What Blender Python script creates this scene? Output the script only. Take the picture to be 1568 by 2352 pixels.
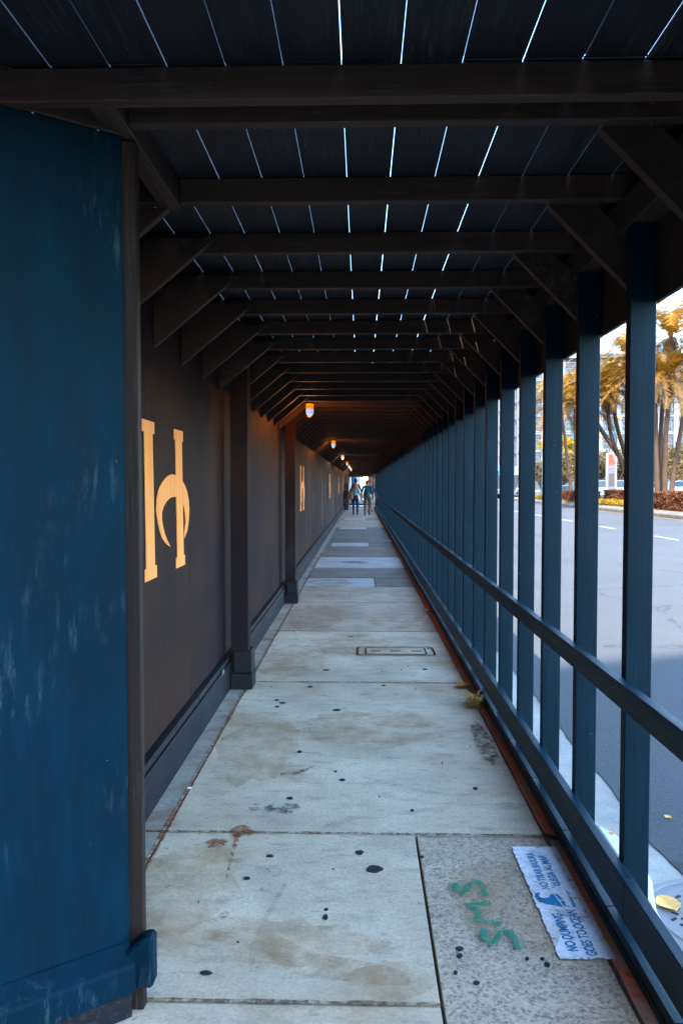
import bpy, bmesh, math, random
from math import sin, cos, pi, radians
from mathutils import Vector, Matrix, noise as mnoise
random.seed(7)
R = random.Random(11)
scn = bpy.context.scene
for o in list(bpy.data.objects): bpy.data.objects.remove(o)
C = scn.collection

# ------------------------------------------------------------------ camera, sky, sun, exposure
cam = bpy.data.cameras.new('camera'); co = bpy.data.objects.new('camera', cam); C.objects.link(co)
co.location = (0, 0, 1.6)
co.rotation_euler = (pi/2 - math.atan(65/1770), 0, math.atan(45/1770))
cam.sensor_fit = 'HORIZONTAL'; cam.sensor_width = 36; cam.lens = 36*1770/1568
cam.clip_start = .05; cam.clip_end = 2000
scn.camera = co
SUN_EL = 50; SUN_AZ = 17      # light travels forward and a little to the right
w = bpy.data.worlds.new('World'); scn.world = w; w.use_nodes = True
nt = w.node_tree; nt.nodes.clear()
sky = nt.nodes.new('ShaderNodeTexSky'); sky.sky_type = 'NISHITA'; sky.sun_disc = False
sky.sun_elevation = radians(SUN_EL); sky.sun_rotation = radians(180 + SUN_AZ)
sky.air_density = 1.0; sky.dust_density = .6; sky.ozone_density = 3.0
hs = nt.nodes.new('ShaderNodeHueSaturation'); hs.inputs['Saturation'].default_value = 1.12
bg = nt.nodes.new('ShaderNodeBackground'); bg.inputs[1].default_value = .15
wo = nt.nodes.new('ShaderNodeOutputWorld')
tint = nt.nodes.new('ShaderNodeMix'); tint.data_type = 'RGBA'; tint.blend_type = 'MULTIPLY'; tint.inputs[0].default_value = 1; tint.inputs[7].default_value = (1.0, .97, .90, 1)
nt.links.new(sky.outputs[0], hs.inputs['Color']); nt.links.new(hs.outputs[0], tint.inputs[6]); nt.links.new(tint.outputs[2], bg.inputs[0]); nt.links.new(bg.outputs[0], wo.inputs[0])
sun = bpy.data.lights.new('sun', 'SUN'); sun.energy = 2.0; sun.angle = radians(.5); sun.color = (1, .93, .82)
so = bpy.data.objects.new('sun', sun); C.objects.link(so)
d = Vector((sin(radians(SUN_AZ))*cos(radians(SUN_EL)), cos(radians(SUN_AZ))*cos(radians(SUN_EL)), -sin(radians(SUN_EL))))
so.rotation_euler = d.to_track_quat('-Z', 'Y').to_euler(); so.location = (-4, -20, 30)
scn.view_settings.view_transform = 'Standard'; scn.view_settings.look = 'None'
scn.view_settings.gamma = 1; scn.view_settings.use_curve_mapping = False
scn.view_settings.exposure = 3.82
scn.render.engine = 'CYCLES'
scn.cycles.max_bounces = 8; scn.cycles.diffuse_bounces = 5

# ------------------------------------------------------------------ materials
MATS = {}
class NB:
    def __init__(s, name, rough=.6, spec=.4, metal=0):
        s.m = bpy.data.materials.new(name); s.m.use_nodes = True; s.t = s.m.node_tree
        s.b = s.t.nodes['Principled BSDF']; s.b.inputs['Roughness'].default_value = rough
        s.b.inputs['Specular IOR Level'].default_value = spec; s.b.inputs['Metallic'].default_value = metal
        g = s.t.nodes.new('ShaderNodeNewGeometry'); s.pos = g.outputs['Position']; MATS[name] = s.m
    def n(s, ty, **k):
        q = s.t.nodes.new(ty)
        for a, v in k.items(): setattr(q, a, v)
        return q
    def l(s, a, b): s.t.links.new(a, b)
    def coord(s, sc=(1, 1, 1), off=(0, 0, 0)):
        m = s.n('ShaderNodeMapping'); m.inputs['Scale'].default_value = sc; m.inputs['Location'].default_value = off
        s.l(s.pos, m.inputs[0]); return m.outputs[0]
    def noise(s, sc=(1, 1, 1), scale=1, detail=4, rough=.55, off=(0, 0, 0), dist=0):
        q = s.n('ShaderNodeTexNoise'); q.inputs['Scale'].default_value = scale; q.inputs['Detail'].default_value = detail
        q.inputs['Roughness'].default_value = rough; q.inputs['Distortion'].default_value = dist
        s.l(s.coord(sc, off), q.inputs['Vector']); return q.outputs['Fac']
    def vor(s, sc=(1, 1, 1), scale=1, feat='F1', out='Distance'):
        q = s.n('ShaderNodeTexVoronoi', feature=feat); q.inputs['Scale'].default_value = scale
        s.l(s.coord(sc), q.inputs['Vector']); return q.outputs[out]
    def ramp(s, fac, stops):
        q = s.n('ShaderNodeValToRGB'); e = q.color_ramp.elements
        while len(e) < len(stops): e.new(.5)
        for i, (p, c) in enumerate(stops):
            e[i].position = p; e[i].color = (c, c, c, 1) if not isinstance(c, (tuple, list)) else (*c, 1)
        s.l(fac, q.inputs[0]); return q.outputs[0]
    def mix(s, fac, a, b, mode='MIX'):
        q = s.n('ShaderNodeMix', data_type='RGBA', blend_type=mode)
        for i, v in ((0, fac), (6, a), (7, b)):
            if isinstance(v, (int, float)): q.inputs[i].default_value = v
            elif isinstance(v, (tuple, list)): q.inputs[i].default_value = (*v, 1)
            else: s.l(v, q.inputs[i])
        return q.outputs[2]
    def math(s, op, a, b=None):
        q = s.n('ShaderNodeMath', operation=op)
        for i, v in ((0, a), (1, b)):
            if v is None: continue
            if isinstance(v, (int, float)): q.inputs[i].default_value = v
            else: s.l(v, q.inputs[i])
        return q.outputs[0]
    def color(s, c):
        if isinstance(c, (tuple, list)): s.b.inputs['Base Color'].default_value = (*c, 1)
        else: s.l(c, s.b.inputs['Base Color'])
        return s
    def rough(s, f): s.l(f, s.b.inputs['Roughness']); return s
    def bump(s, h, st=.3, dist=.01):
        q = s.n('ShaderNodeBump'); q.inputs['Strength'].default_value = st; q.inputs['Distance'].default_value = dist
        s.l(h, q.inputs['Height']); s.l(q.outputs[0], s.b.inputs['Normal']); return s
def plain(name, c, rough=.6, spec=.4, metal=0, var=.18, scale=6):
    b = NB(name, rough, spec, metal)
    f = b.noise(scale=scale, detail=3)
    lo = tuple(x*(1-var) for x in c); hi = tuple(min(1, x*(1+var)) for x in c)
    b.color(b.mix(f, lo, hi)); return b.m
def paint(name, c, grain, rough=.5, chips=(.35, .2, .09), chip=.72, spec=.4, dirt=(.09, .085, .08)):
    b = NB(name, rough, spec)
    g = b.noise(grain, 1, 6, .6)
    big = b.noise(scale=1.7, detail=5)
    base = b.mix(b.ramp(g, [(.3, 0), (.7, 1)]), tuple(x*.72 for x in c), tuple(x*1.3 for x in c))
    base = b.mix(b.ramp(big, [(.35, 0), (.7, .45)]), base, tuple(x*.6 for x in c))
    scuff = b.noise(tuple(x*2.2 for x in grain), 1, 8, .75, off=(3, 1, 7))
    mask = b.math('MULTIPLY', b.ramp(scuff, [(.52, 0), (.68, .75)]), b.ramp(b.noise(scale=2.3, detail=4, off=(9, 2, 1)), [(.46, 0), (.62, 1)]))
    base = b.mix(mask, base, dirt)
    chipm = b.math('MULTIPLY', b.ramp(b.noise(scale=60, detail=3), [(chip, 0), (chip+.02, 1)]), b.ramp(b.noise(scale=4, detail=2, off=(5, 5, 5)), [(.5, 0), (.55, 1)]))
    base = b.mix(chipm, base, chips)
    b.color(base)
    b.rough(b.ramp(g, [(.2, rough-.12), (.8, rough+.15)]))
    b.bump(b.math('ADD', g, b.math('MULTIPLY', scuff, .5)), .35, .004)
    return b.m
SKYLIT_NAVY = (.001, .0155, .0285)  # one dark paint in two tones: skylight put into this blue
paint('panel_blue', SKYLIT_NAVY, (16, 16, 3), .62, chip=.765, spec=.06, dirt=(.06, .10, .12))
paint('post_blue', (.0020, .0145, .024), (60, 60, 2.5), .5, chip=.735, spec=.09, dirt=(.02, .035, .045))
paint('rail_paint', (.0014, .023, .036), (60, 2.5, 60), .5, spec=.16)
paint('beam_warm_black', (.058, .033, .023), (2.5, 50, 50), .6, spec=.2)  # beams and braces: same paint as the blue parts, warm bounce put into colour
paint('brace_warm_black', (.044, .025, .018), (12, 50, 12), .6, spec=.2)
paint('plank_black', (.022, .022, .026), (45, 2.2, 45), .55, spec=.2)
paint('stud_brown', (.019, .011, .009), (50, 50, 2), .6, spec=.2)
paint('base_paint', (.012, .012, .016), (30, 3, 30), .6, spec=.2)
paint('trimmer_brown', (.06, .036, .022), (50, 2, 50), .6, spec=.2)

# inner hoarding wall: dark, drips and faded vertical smears that get stronger far down the passage
b = NB('wall_black', .7, .05)
g = b.noise((3, 48, 1.6), 1, 7, .7); g2 = b.noise((2, 60, 4), 1, 4)
base = b.mix(b.ramp(g, [(.2, 0), (.85, 1)]), (.021, .0115, .010), (.050, .028, .023))
base = b.mix(b.ramp(b.noise(scale=1.1, detail=3), [(.4, 0), (.65, .6)]), base, (.008, .0085, .016))
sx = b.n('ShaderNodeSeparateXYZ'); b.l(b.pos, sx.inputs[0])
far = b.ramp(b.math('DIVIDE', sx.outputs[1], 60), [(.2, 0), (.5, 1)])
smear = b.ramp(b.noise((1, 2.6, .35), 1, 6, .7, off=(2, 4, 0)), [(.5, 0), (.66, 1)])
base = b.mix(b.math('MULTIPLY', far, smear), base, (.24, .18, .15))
drip = b.ramp(b.noise((1, 34, .8), 1, 3, .6, off=(0, 7, 3)), [(.66, 0), (.74, .35)])
base = b.mix(drip, base, (.06, .07, .085))
b.color(base); b.bump(b.math('ADD', g, g2), .3, .004)

b = NB('emblem_orange', .7, .1)
b.color(b.mix(b.ramp(b.noise((3, 25, 2), 1, 5, .7), [(.3, 0), (.75, 1)]), (.80, .27, .07), (.94, .40, .13)))

def concrete(name, c1, c2, stain=(.30, .17, .08), stain_amt=.5, speck=.5, agg=0, sc=1.0, dark=(.07, .075, .075)):
    b = NB(name, .8, .25)
    big = b.noise(scale=.9*sc, detail=6, rough=.6)
    base = b.mix(b.ramp(big, [(.3, 0), (.7, 1)]), c1, c2)
    st = b.ramp(b.noise((1.0, 1.6, 1), 1.1*sc, 8, .62, off=(4.3, 1.7, 0), dist=.6), [(.5, 0), (.68, stain_amt)])
    base = b.mix(st, base, stain)
    smud = b.ramp(b.noise((1, 2.4, 1), 5*sc, 7, .75, off=(1, 8, 0)), [(.52, 0), (.72, .6)])
    base = b.mix(b.math('MULTIPLY', smud, speck), base, dark)
    wet = b.ramp(b.noise((1, .8, 1), 2.6*sc, 6, .65, off=(7, 3, 0)), [(.45, 0), (.7, .45)])
    base = b.mix(wet, base, tuple(x*.5 for x in c1))
    fine = b.noise(scale=70, detail=4, rough=.8)
    base = b.mix(b.ramp(fine, [(.3, .5), (.58, 0)]), base, tuple(x*.45 for x in c1))
    pit = b.ramp(b.noise(scale=24, detail=5, rough=.8, off=(3, 3, 3)), [(.63, 0), (.68, .85)])
    base = b.mix(b.math('MULTIPLY', pit, speck), base, dark)
    h = b.math('ADD', fine, big)
    if agg:
        v = b.vor(scale=115, out='Color')
        hsv = b.n('ShaderNodeSeparateColor'); b.l(v, hsv.inputs[0])
        base = b.mix(b.ramp(hsv.outputs[0], [(.45, 0), (.9, agg)]), base, (.10, .085, .07))
        base = b.mix(b.ramp(hsv.outputs[1], [(.7, 0), (.9, agg*.8)]), base, (.62, .52, .42))
        h = b.math('ADD', h, b.vor(scale=115))
    b.color(base); b.bump(h, .35, .004); return b.m
concrete('slab_light', (.52, .41, .27), (.86, .72, .52), stain=(.44, .27, .12), stain_amt=.7, speck=1.0)
concrete('slab_mid', (.40, .31, .21), (.64, .53, .39), stain=(.30, .17, .08), stain_amt=.5, speck=.9)
concrete('slab_aggregate', (.50, .38, .25), (.70, .55, .39), stain=(.32, .19, .09), stain_amt=.6, speck=.8, agg=.6)
concrete('slab_dark', (.19, .16, .13), (.28, .24, .19), stain_amt=.3, speck=.5)
concrete('slab_pale', (.46, .44, .39), (.58, .55, .49), stain_amt=.25, speck=.4)
concrete('edging', (.34, .29, .22), (.50, .45, .37), stain=(.25, .10, .04), stain_amt=.9, speck=.9, sc=2)
concrete('gutter', (.24, .23, .20), (.33, .31, .27), stain_amt=.3, speck=.6)
concrete('kerb_white', (.55, .54, .51), (.72, .71, .68), stain=(.4, .28, .18), stain_amt=.5, speck=.5)
concrete('median_kerb', (.09, .08, .07), (.12, .11, .095), stain_amt=.3, speck=.3)
plain('joint_dirt', (.05, .03, .02), .9, .1)
plain('soil', (.07, .05, .035), .95, .1)

b = NB('asphalt', .85, .3)
fine = b.noise(scale=55, detail=6, rough=.8); big = b.noise(scale=.35, detail=5)
base = b.mix(b.ramp(big, [(.3, 0), (.7, 1)]), (.040, .043, .048), (.060, .064, .070))
base = b.mix(b.ramp(fine, [(.38, 0), (.62, 1)]), (.028, .029, .031), base)
base = b.mix(b.ramp(b.noise(scale=38, detail=3, off=(2, 2, 2)), [(.66, 0), (.7, .5)]), base, (.09, .09, .09))
cr = b.vor((1, 1, 1), .21, 'DISTANCE_TO_EDGE')
crw = b.math('ADD', cr, b.math('MULTIPLY', b.math('SUBTRACT', b.noise(scale=2.5, detail=6, rough=.7), .5), .10))
base = b.mix(b.ramp(b.math('ABSOLUTE', crw), [(.0, .75), (.006, 0)]), base, (.004, .004, .004))
b.color(base); b.bump(fine, .6, .006)

b = NB('red_strip', .8, .25)
n1 = b.noise((3, 1, 1), 3.4, 6, .7); 
base = b.mix(b.ramp(b.noise(scale=14, detail=5, rough=.7), [(.3, 0), (.7, 1)]), (.80, .20, .11), (.92, .34, .21))
base = b.mix(b.ramp(n1, [(.47, 0), (.56, .9)]), base, (.48, .40, .33))
base = b.mix(b.ramp(b.noise(scale=20, detail=5, rough=.8, off=(4, 4, 0)), [(.58, 0), (.68, .45)]), base, (.2, .13, .09))
b.color(base); b.bump(n1, .5, .01)

b = NB('stencil_white', .7, .3)
base = b.mix(b.ramp(b.noise(scale=26, detail=7, rough=.8), [(.38, .0), (.62, 1)]), (.72, .74, .74), (.92, .93, .94))
base = b.mix(b.ramp(b.noise(scale=34, detail=5, rough=.8, off=(3, 0, 0)), [(.58, 0), (.63, .85)]), base, (.16, .145, .12))
base = b.mix(b.ramp(b.noise(scale=7, detail=6, rough=.7, off=(8, 0, 0)), [(.52, 0), (.66, .6)]), base, (.34, .28, .22))
b.color(base)
def alpha_decal(name, c, scale, lo, hi, amt=1.0, st=(1, 1, 1)):
    b = NB(name, .75, .2); b.color(c)
    b.l(b.math('MULTIPLY', b.ramp(b.noise(st, scale, 7, .75), [(lo, 0), (hi, 1)]), amt), b.b.inputs['Alpha']); return b.m
alpha_decal('stencil_blue', (.01, .22, .42), 40, .36, .46)
alpha_decal('spray_green', (.0, .26, .14), 60, .34, .56, .92)
alpha_decal('rust_mark', (.26, .075, .02), 30, .42, .58, .9)
alpha_decal('brown_mark', (.10, .05, .03), 18, .42, .62, .8)
alpha_decal('tan_mark', (.44, .24, .10), 9, .4, .7, .5)
alpha_decal('joint_mark', (.09, .05, .03), 34, .36, .56, .75)
alpha_decal('spray_faint', (.02, .24, .15), 50, .42, .62, .45)
alpha_decal('rust_wash', (.52, .29, .12), 5, .36, .74, .42)
alpha_decal('grey_mark', (.06, .08, .085), 26, .48, .6, .8)
plain('gum_black', (.022, .024, .026), .75, .2)
plain('rubber_black', (.012, .013, .016), .5, .4)
plain('iron', (.16, .15, .145), .6, .4, .2)
plain('road_white', (.22, .22, .21), .8, .2)
plain('road_yellow', (.24, .13, .03), .8, .2)
plain('dry_grass', (.50, .32, .09), .8, .2, var=.5, scale=30)
plain('leaf_dry', (.66, .36, .10), .7, .2, var=.35, scale=30)
plain('leaf_orange', (.60, .22, .04), .7, .2, var=.3, scale=30)
plain('cig_white', (.7, .68, .62), .8, .2)
def leafmat(name, c1, c2, c3, sc=1.1, trans=.35):
    b = NB(name, .6, .25)
    f = b.noise(scale=sc, detail=5, rough=.7)
    base = b.mix(b.ramp(f, [(.35, 0), (.6, 1)]), c1, c2)
    base = b.mix(b.ramp(b.noise(scale=sc*9, detail=2, off=(3, 3, 3)), [(.55, 0), (.7, .8)]), base, c3)
    b.color(base)
    tr = b.n('ShaderNodeBsdfTranslucent'); b.l(base, tr.inputs[0])
    mx = b.n('ShaderNodeMixShader'); mx.inputs[0].default_value = trans
    out = b.t.nodes['Material Output']; b.l(b.b.outputs[0], mx.inputs[1]); b.l(tr.outputs[0], mx.inputs[2]); b.l(mx.outputs[0], out.inputs[0])
    return b.m
leafmat('palm_leaf', (.17, .07, .002), (.24, .11, .003), (.14, .075, .012))
leafmat('palm_leaf_dull', (.11, .06, .015), (.16, .09, .022), (.05, .035, .02))
leafmat('palm_leaf_bright', (.25, .125, .004), (.33, .18, .008), (.20, .11, .012))
leafmat('palm_leaf_deep', (.075, .03, .003), (.11, .047, .004), (.06, .03, .012))
leafmat('palm_skirt', (.07, .028, .014), (.11, .05, .025), (.05, .025, .015))
leafmat('tree_khaki', (.065, .044, .017), (.11, .08, .03), (.035, .025, .011), .8)
leafmat('tree_yellow', (.22, .13, .003), (.28, .18, .005), (.16, .09, .003), .8)
leafmat('hedge_rust', (.06, .018, .006), (.12, .035, .009), (.18, .055, .01), 2.5, .2)
leafmat('cover_yellow', (.16, .095, .003), (.22, .14, .004), (.12, .06, .003), 2.5, .2)
plain('trunk_brown', (.055, .033, .022), .9, .1, var=.4, scale=9)
plain('bark_grey', (.12, .09, .07), .9, .1, var=.4, scale=5)
plain('facade_white', (.105, .118, .14), .8, .2, var=.06, scale=.5)
plain('facade_grey', (.034, .041, .054), .8, .2, var=.1, scale=.5)
plain('facade_tan', (.16, .09, .045), .8, .2, var=.15)
plain('facade_brick', (.17, .06, .03), .8, .2, var=.1)
plain('awning_blue', (.01, .09, .20), .7, .2)
b = NB('window_glass', .2, .25); b.color(b.mix(b.ramp(b.noise(scale=.35, detail=2), [(.4, 0), (.6, 1)]), (.008, .014, .018), (.02, .035, .042)))
plain('car_white', (.13, .155, .18), .25, .6, 0, .02)
plain('car_blue', (.05, .14, .20), .25, .6, .2, .03)
plain('car_dark', (.02, .05, .08), .25, .6, 0, .03)
plain('car_silver', (.36, .42, .48), .25, .6, .3, .03)
plain('car_glass', (.006, .018, .028), .25, .2, 0, .02)
plain('tyre', (.015, .015, .015), .8, .2)
plain('rim', (.4, .4, .42), .35, .5, .6, .05)
plain('lens_red', (.6, .03, .01), .3, .5, 0, .05)
plain('lens_amber', (.9, .22, .01), .3, .5, 0, .05)
plain('sign_white', (.15, .16, .18), .5, .4, 0, .04)
plain('sign_grey', (.06, .075, .10), .5, .4, 0, .04)
plain('sign_red', (.24, .02, .003), .5, .4, 0, .04)
plain('sign_dark', (.03, .02, .025), .3, .5, 0, .1)
plain('pole_teal', (.01, .10, .17), .45, .5, 0, .1)
def emit(name, c, s):
    m = bpy.data.materials.new(name); m.use_nodes = True; t = m.node_tree; t.nodes.clear()
    e = t.nodes.new('ShaderNodeEmission'); e.inputs[0].default_value = (*c, 1); e.inputs[1].default_value = s
    o = t.nodes.new('ShaderNodeOutputMaterial'); t.links.new(e.outputs[0], o.inputs[0]); MATS[name] = m; return m
emit('bulb_core', (.50, .60, .85), .085); emit('bulb_white', (1, .92, .78), .12)
emit('globe_orange', (1, .27, .0), .10); emit('globe_pale', (1, .6, .3), .06)
emit('signal_red', (1, .08, .02), .4); emit('signal_amber', (1, .3, .01), .1)
plain('cage_metal', (.08, .03, .01), .5, .5, .5)
plain('skin', (.36, .17, .10), .6, .3, 0, .05)
plain('shirt_pale', (.13, .22, .27), .8, .2, 0, .12, 20)
plain('sweater_teal', (.006, .045, .058), .85, .2, 0, .2, 20)
plain('jacket_black', (.008, .009, .011), .8, .2)
plain('trousers_navy', (.006, .018, .05), .85, .2, 0, .2, 20)
plain('trousers_grey', (.05, .042, .042), .85, .2, 0, .2, 20)
plain('shorts_tan', (.45, .38, .30), .85, .2)
plain('hair_red', (.34, .11, .025), .6, .3, 0, .4, 60)
plain('hair_brown', (.07, .035, .022), .6, .3, 0, .4, 60)
plain('cap_blue', (.02, .07, .16), .8, .2)
plain('bag_brown', (.10, .035, .018), .6, .4, 0, .3, 15)
plain('bag_tan', (.34, .12, .05), .6, .4, 0, .2, 15)
plain('shoe_black', (.012, .012, .014), .6, .3)
M = MATS

# ------------------------------------------------------------------ mesh helpers
class MB:
    def __init__(s): s.v = []; s.f = []; s.mi = []; s.cur = 0
    def vs(s, pts): i = len(s.v); s.v += [tuple(p) for p in pts]; return i
    def face(s, idx): s.f.append(tuple(idx)); s.mi.append(s.cur)
    def poly(s, pts): i = s.vs(pts); s.face(range(i, i+len(pts)))
    def box(s, x0, x1, y0, y1, z0, z1):
        i = s.vs([(x0, y0, z0), (x1, y0, z0), (x1, y1, z0), (x0, y1, z0), (x0, y0, z1), (x1, y0, z1), (x1, y1, z1), (x0, y1, z1)])
        for q in ((3, 2, 1, 0), (4, 5, 6, 7), (0, 1, 5, 4), (1, 2, 6, 5), (2, 3, 7, 6), (3, 0, 4, 7)): s.face([i+k for k in q])
        return s
    def extrude(s, pts, vec):
        n = len(pts); v = Vector(vec); a = s.vs(pts); b_ = s.vs([Vector(p)+v for p in pts])
        s.face([a+k for k in range(n)][::-1]); s.face([b_+k for k in range(n)])
        for k in range(n): s.face((a+k, a+(k+1) % n, b_+(k+1) % n, b_+k))
        return s
    def tube(s, pts, rads, n=8, cap=True):
        pts = [Vector(p) for p in pts]; rings = []
        if not isinstance(rads, (list, tuple)): rads = [rads]*len(pts)
        for k, p in enumerate(pts):
            t = (pts[min(k+1, len(pts)-1)]-pts[max(k-1, 0)]).normalized()
            u = t.cross(Vector((0, 0, 1)) if abs(t.z) < .95 else Vector((1, 0, 0))).normalized(); v = t.cross(u)
            rings.append(s.vs([p+(u*cos(2*pi*j/n)+v*sin(2*pi*j/n))*rads[k] for j in range(n)]))
        for a, b_ in zip(rings, rings[1:]):
            for j in range(n): s.face((a+j, a+(j+1) % n, b_+(j+1) % n, b_+j))
        if cap: s.face([rings[0]+j for j in range(n)][::-1]); s.face([rings[-1]+j for j in range(n)])
        return s
    def lathe(s, prof, c=(0, 0, 0), n=16):
        c = Vector(c); rings = [s.vs([c+Vector((r*cos(2*pi*j/n), r*sin(2*pi*j/n), z)) for j in range(n)]) for r, z in prof]
        for a, b_ in zip(rings, rings[1:]):
            for j in range(n): s.face((a+j, a+(j+1) % n, b_+(j+1) % n, b_+j))
        s.face([rings[0]+j for j in range(n)][::-1]); s.face([rings[-1]+j for j in range(n)]); return s
    def mesh(s, name, mats, bevel=0, smooth=False):
        me = bpy.data.meshes.new(name); me.from_pydata(s.v, [], s.f)
        if not isinstance(mats, (list, tuple)): mats = [mats]
        for m in mats: me.materials.append(M[m])
        if len(mats) > 1: me.polygons.foreach_set('material_index', s.mi)
        if bevel:
            bm = bmesh.new(); bm.from_mesh(me); bmesh.ops.bevel(bm, geom=bm.edges[:], offset=bevel, segments=1, affect='EDGES'); bm.to_mesh(me); bm.free()
        if smooth: me.polygons.foreach_set('use_smooth', [True]*len(me.polygons))
        me.update(); return me
def link(name, me, parent=None, loc=None, rot=None):
    o = bpy.data.objects.new(name, me); C.objects.link(o)
    if parent: o.parent = parent
    if loc: o.location = loc
    if rot: o.rotation_euler = rot
    return o
def build(mb, name, mats, parent=None, bevel=0, smooth=False, loc=None, rot=None):
    return link(name, mb.mesh(name, mats, bevel, smooth), parent, loc, rot)
def tag(o, label, cat, group=None, kind=None):
    if label: o['label'] = label
    if cat: o['category'] = cat
    if group: o['group'] = group
    if kind: o['kind'] = kind
    return o
def thing(name, label, cat, loc=(0, 0, 0), rz=0, group=None):
    o = bpy.data.objects.new(name, None); C.objects.link(o); o.location = loc; o.rotation_euler = (0, 0, rz)
    o.empty_display_size = .1; return tag(o, label, cat, group)
def structure(o): o['kind'] = 'structure'; return o
def boxp(name, m, x0, x1, y0, y1, z0, z1, parent=None, bevel=0):
    """box whose origin sits at its own corner"""
    mb = MB().box(0, x1-x0, 0, y1-y0, 0, z1-z0)
    return build(mb, name, m, parent, bevel, loc=(x0, y0, z0))
def copy_tree(o, parent=None):
    c = o.copy(); C.objects.link(c)
    if parent: c.parent = parent
    for ch in list(o.children): copy_tree(ch, c)
    return c

P = .607; NB_BEAM = 84; END = 52.0

# ------------------------------------------------------------------ ground, road, sidewalk
g = MB(); g.poly([(-500, -300, -.6), (600, -300, -.6), (600, 900, -.6), (-500, 900, -.6)])
structure(build(g, 'ground', 'slab_dark'))

sw = structure(thing('sidewalk', None, None))
def slab(m, x0, x1, y0, y1, top=0, name='slab'):
    gp = .006
    return boxp(name, m, x0+gp, x1-gp, y0+gp, y1-gp, -.09, top, sw, .0015)
rows = [(-2.6, .9), (.9, 2.31), (2.31, 3.46), (3.46, 6.14), (6.14, 8.29), (8.29, 10.31), (10.31, 11.9), (11.9, 13.0), (13.0, 14.55), (14.55, 16.75),
        (16.75, 19.6), (19.6, 20.8), (20.8, 24.0), (24.0, 27.1), (27.1, 28.2), (28.2, 31.3), (31.3, 34.3), (34.3, 35.4), (35.4, 38.8), (38.8, 42.2), (42.2, 45.6), (45.6, 49), (49, 52.4), (52.4, 58)]
for i, (a, c) in enumerate(rows):
    tz = R.uniform(-.0015, .0015)
    if i < 3:
        slab('slab_light', -.90, .25, a, c, tz)
    elif a == 11.9:
        slab('slab_pale', -.90, .22, a, c); slab('slab_dark', .22, .835, a, c, -.002)
    elif a in (19.6, 27.1, 34.3):
        slab('slab_dark', -.90, -.77, a, c); slab('slab_pale', -.77, .21, a, c, .002); slab('slab_dark', .21, .835, a, c)
    else:
        m = 'slab_light' if c < 8.5 else 'slab_mid' if c < 12 else 'slab_pale' if a == 14.55 else 'slab_dark' if a in (13.0, 16.75, 20.8, 24.0) else 'slab_mid'
        slab(m, -.90, .835, a, c, tz)
    e = slab('edging', -1.12, -.90, a, c, .004+tz, 'edging_slab')
slab('slab_aggregate', .25, .835, -2.6, 3.46, -.003)
slab('slab_dark', -12, -1.12, -6, 2.9, -.01)
slab('slab_dark', -12, .25, -9, -2.6, -.01)
boxp('bedding', 'joint_dirt', -1.12, 1.10, -3, 58, -.3, -.06, sw)
for a in [q[0] for q in rows[1:16]]:
    x1 = .25 if a < 3 else .835; n = 24; jr = random.Random(int(a*100)); mb = MB(); pr_ = None
    for k in range(n+1):
        x = -1.0+(x1+1.0)*k/n; w1 = (.005+.008*jr.random())*(1+a*.08); cur = mb.vs([(x, a-w1, .0058), (x, a+w1*.8, .0058)])
        if pr_ is not None: mb.face((pr_, cur, cur+1, pr_+1))
        pr_ = cur
    build(mb, 'joint_stain', 'joint_mark', sw)
mb = MB()
for k in range(240):
    y0 = 1.2+k*.07; a = .012+.010*mnoise.noise(Vector((0, y0*3, 0)))+.012*max(0, mnoise.noise(Vector((5, y0*1.1, 0)))); c = a+.004*mnoise.noise(Vector((9, y0*9, 0)))
    mb.poly([(-.90-a, y0, .0068), (-.90+a*1.2, y0, .0068), (-.90+c*1.2, y0+.07, .0068), (-.90-c, y0+.07, .0068)])
build(mb, 'rust_line', 'rust_mark', sw)
# utility cover set flush in the walkway
def rrect(x0, x1, y0, y1, r, n=5):
    pts = []
    for cx, cy, a0 in ((x1-r, y1-r, 0), (x0+r, y1-r, 90), (x0+r, y0+r, 180), (x1-r, y0+r, 270)):
        for k in range(n+1):
            a = radians(a0+90*k/n); pts.append((cx+r*cos(a), cy+r*sin(a)))
    return pts
def ring(mb, a, b_, z):
    n = len(a); i = mb.vs([(x, y, z) for x, y in a]); j = mb.vs([(x, y, z) for x, y in b_])
    for k in range(n): mb.face((i+k, i+(k+1) % n, j+(k+1) % n, j+k))
uc = thing('utility_cover', 'rectangular concrete utility cover with rounded rim set flush in the walkway', 'utility cover', (.33, 7.30, 0))
for (hx, hy, r, wd, m, z) in ((.37, .19, .06, .016, 'joint_dirt', .0065), (.29, .145, .03, .014, 'joint_dirt', .0075)):
    mb = MB(); ring(mb, rrect(-hx, hx, -hy, hy, r), rrect(-hx+wd, hx-wd, -hy+wd, hy-wd, r-.008), z); build(mb, 'rim', m, uc)
mb = MB().extrude([(x, y, -.01) for x, y in rrect(-.276, .276, -.131, .131, .024)], (0, 0, .0155)); build(mb, 'lid', 'slab_light', uc)
for x in (-.19, .0, .2):
    mb = MB().box(x-.05, x+.05, -.012, .012, .005, .0075); build(mb, 'slot', 'joint_dirt', uc)
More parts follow.
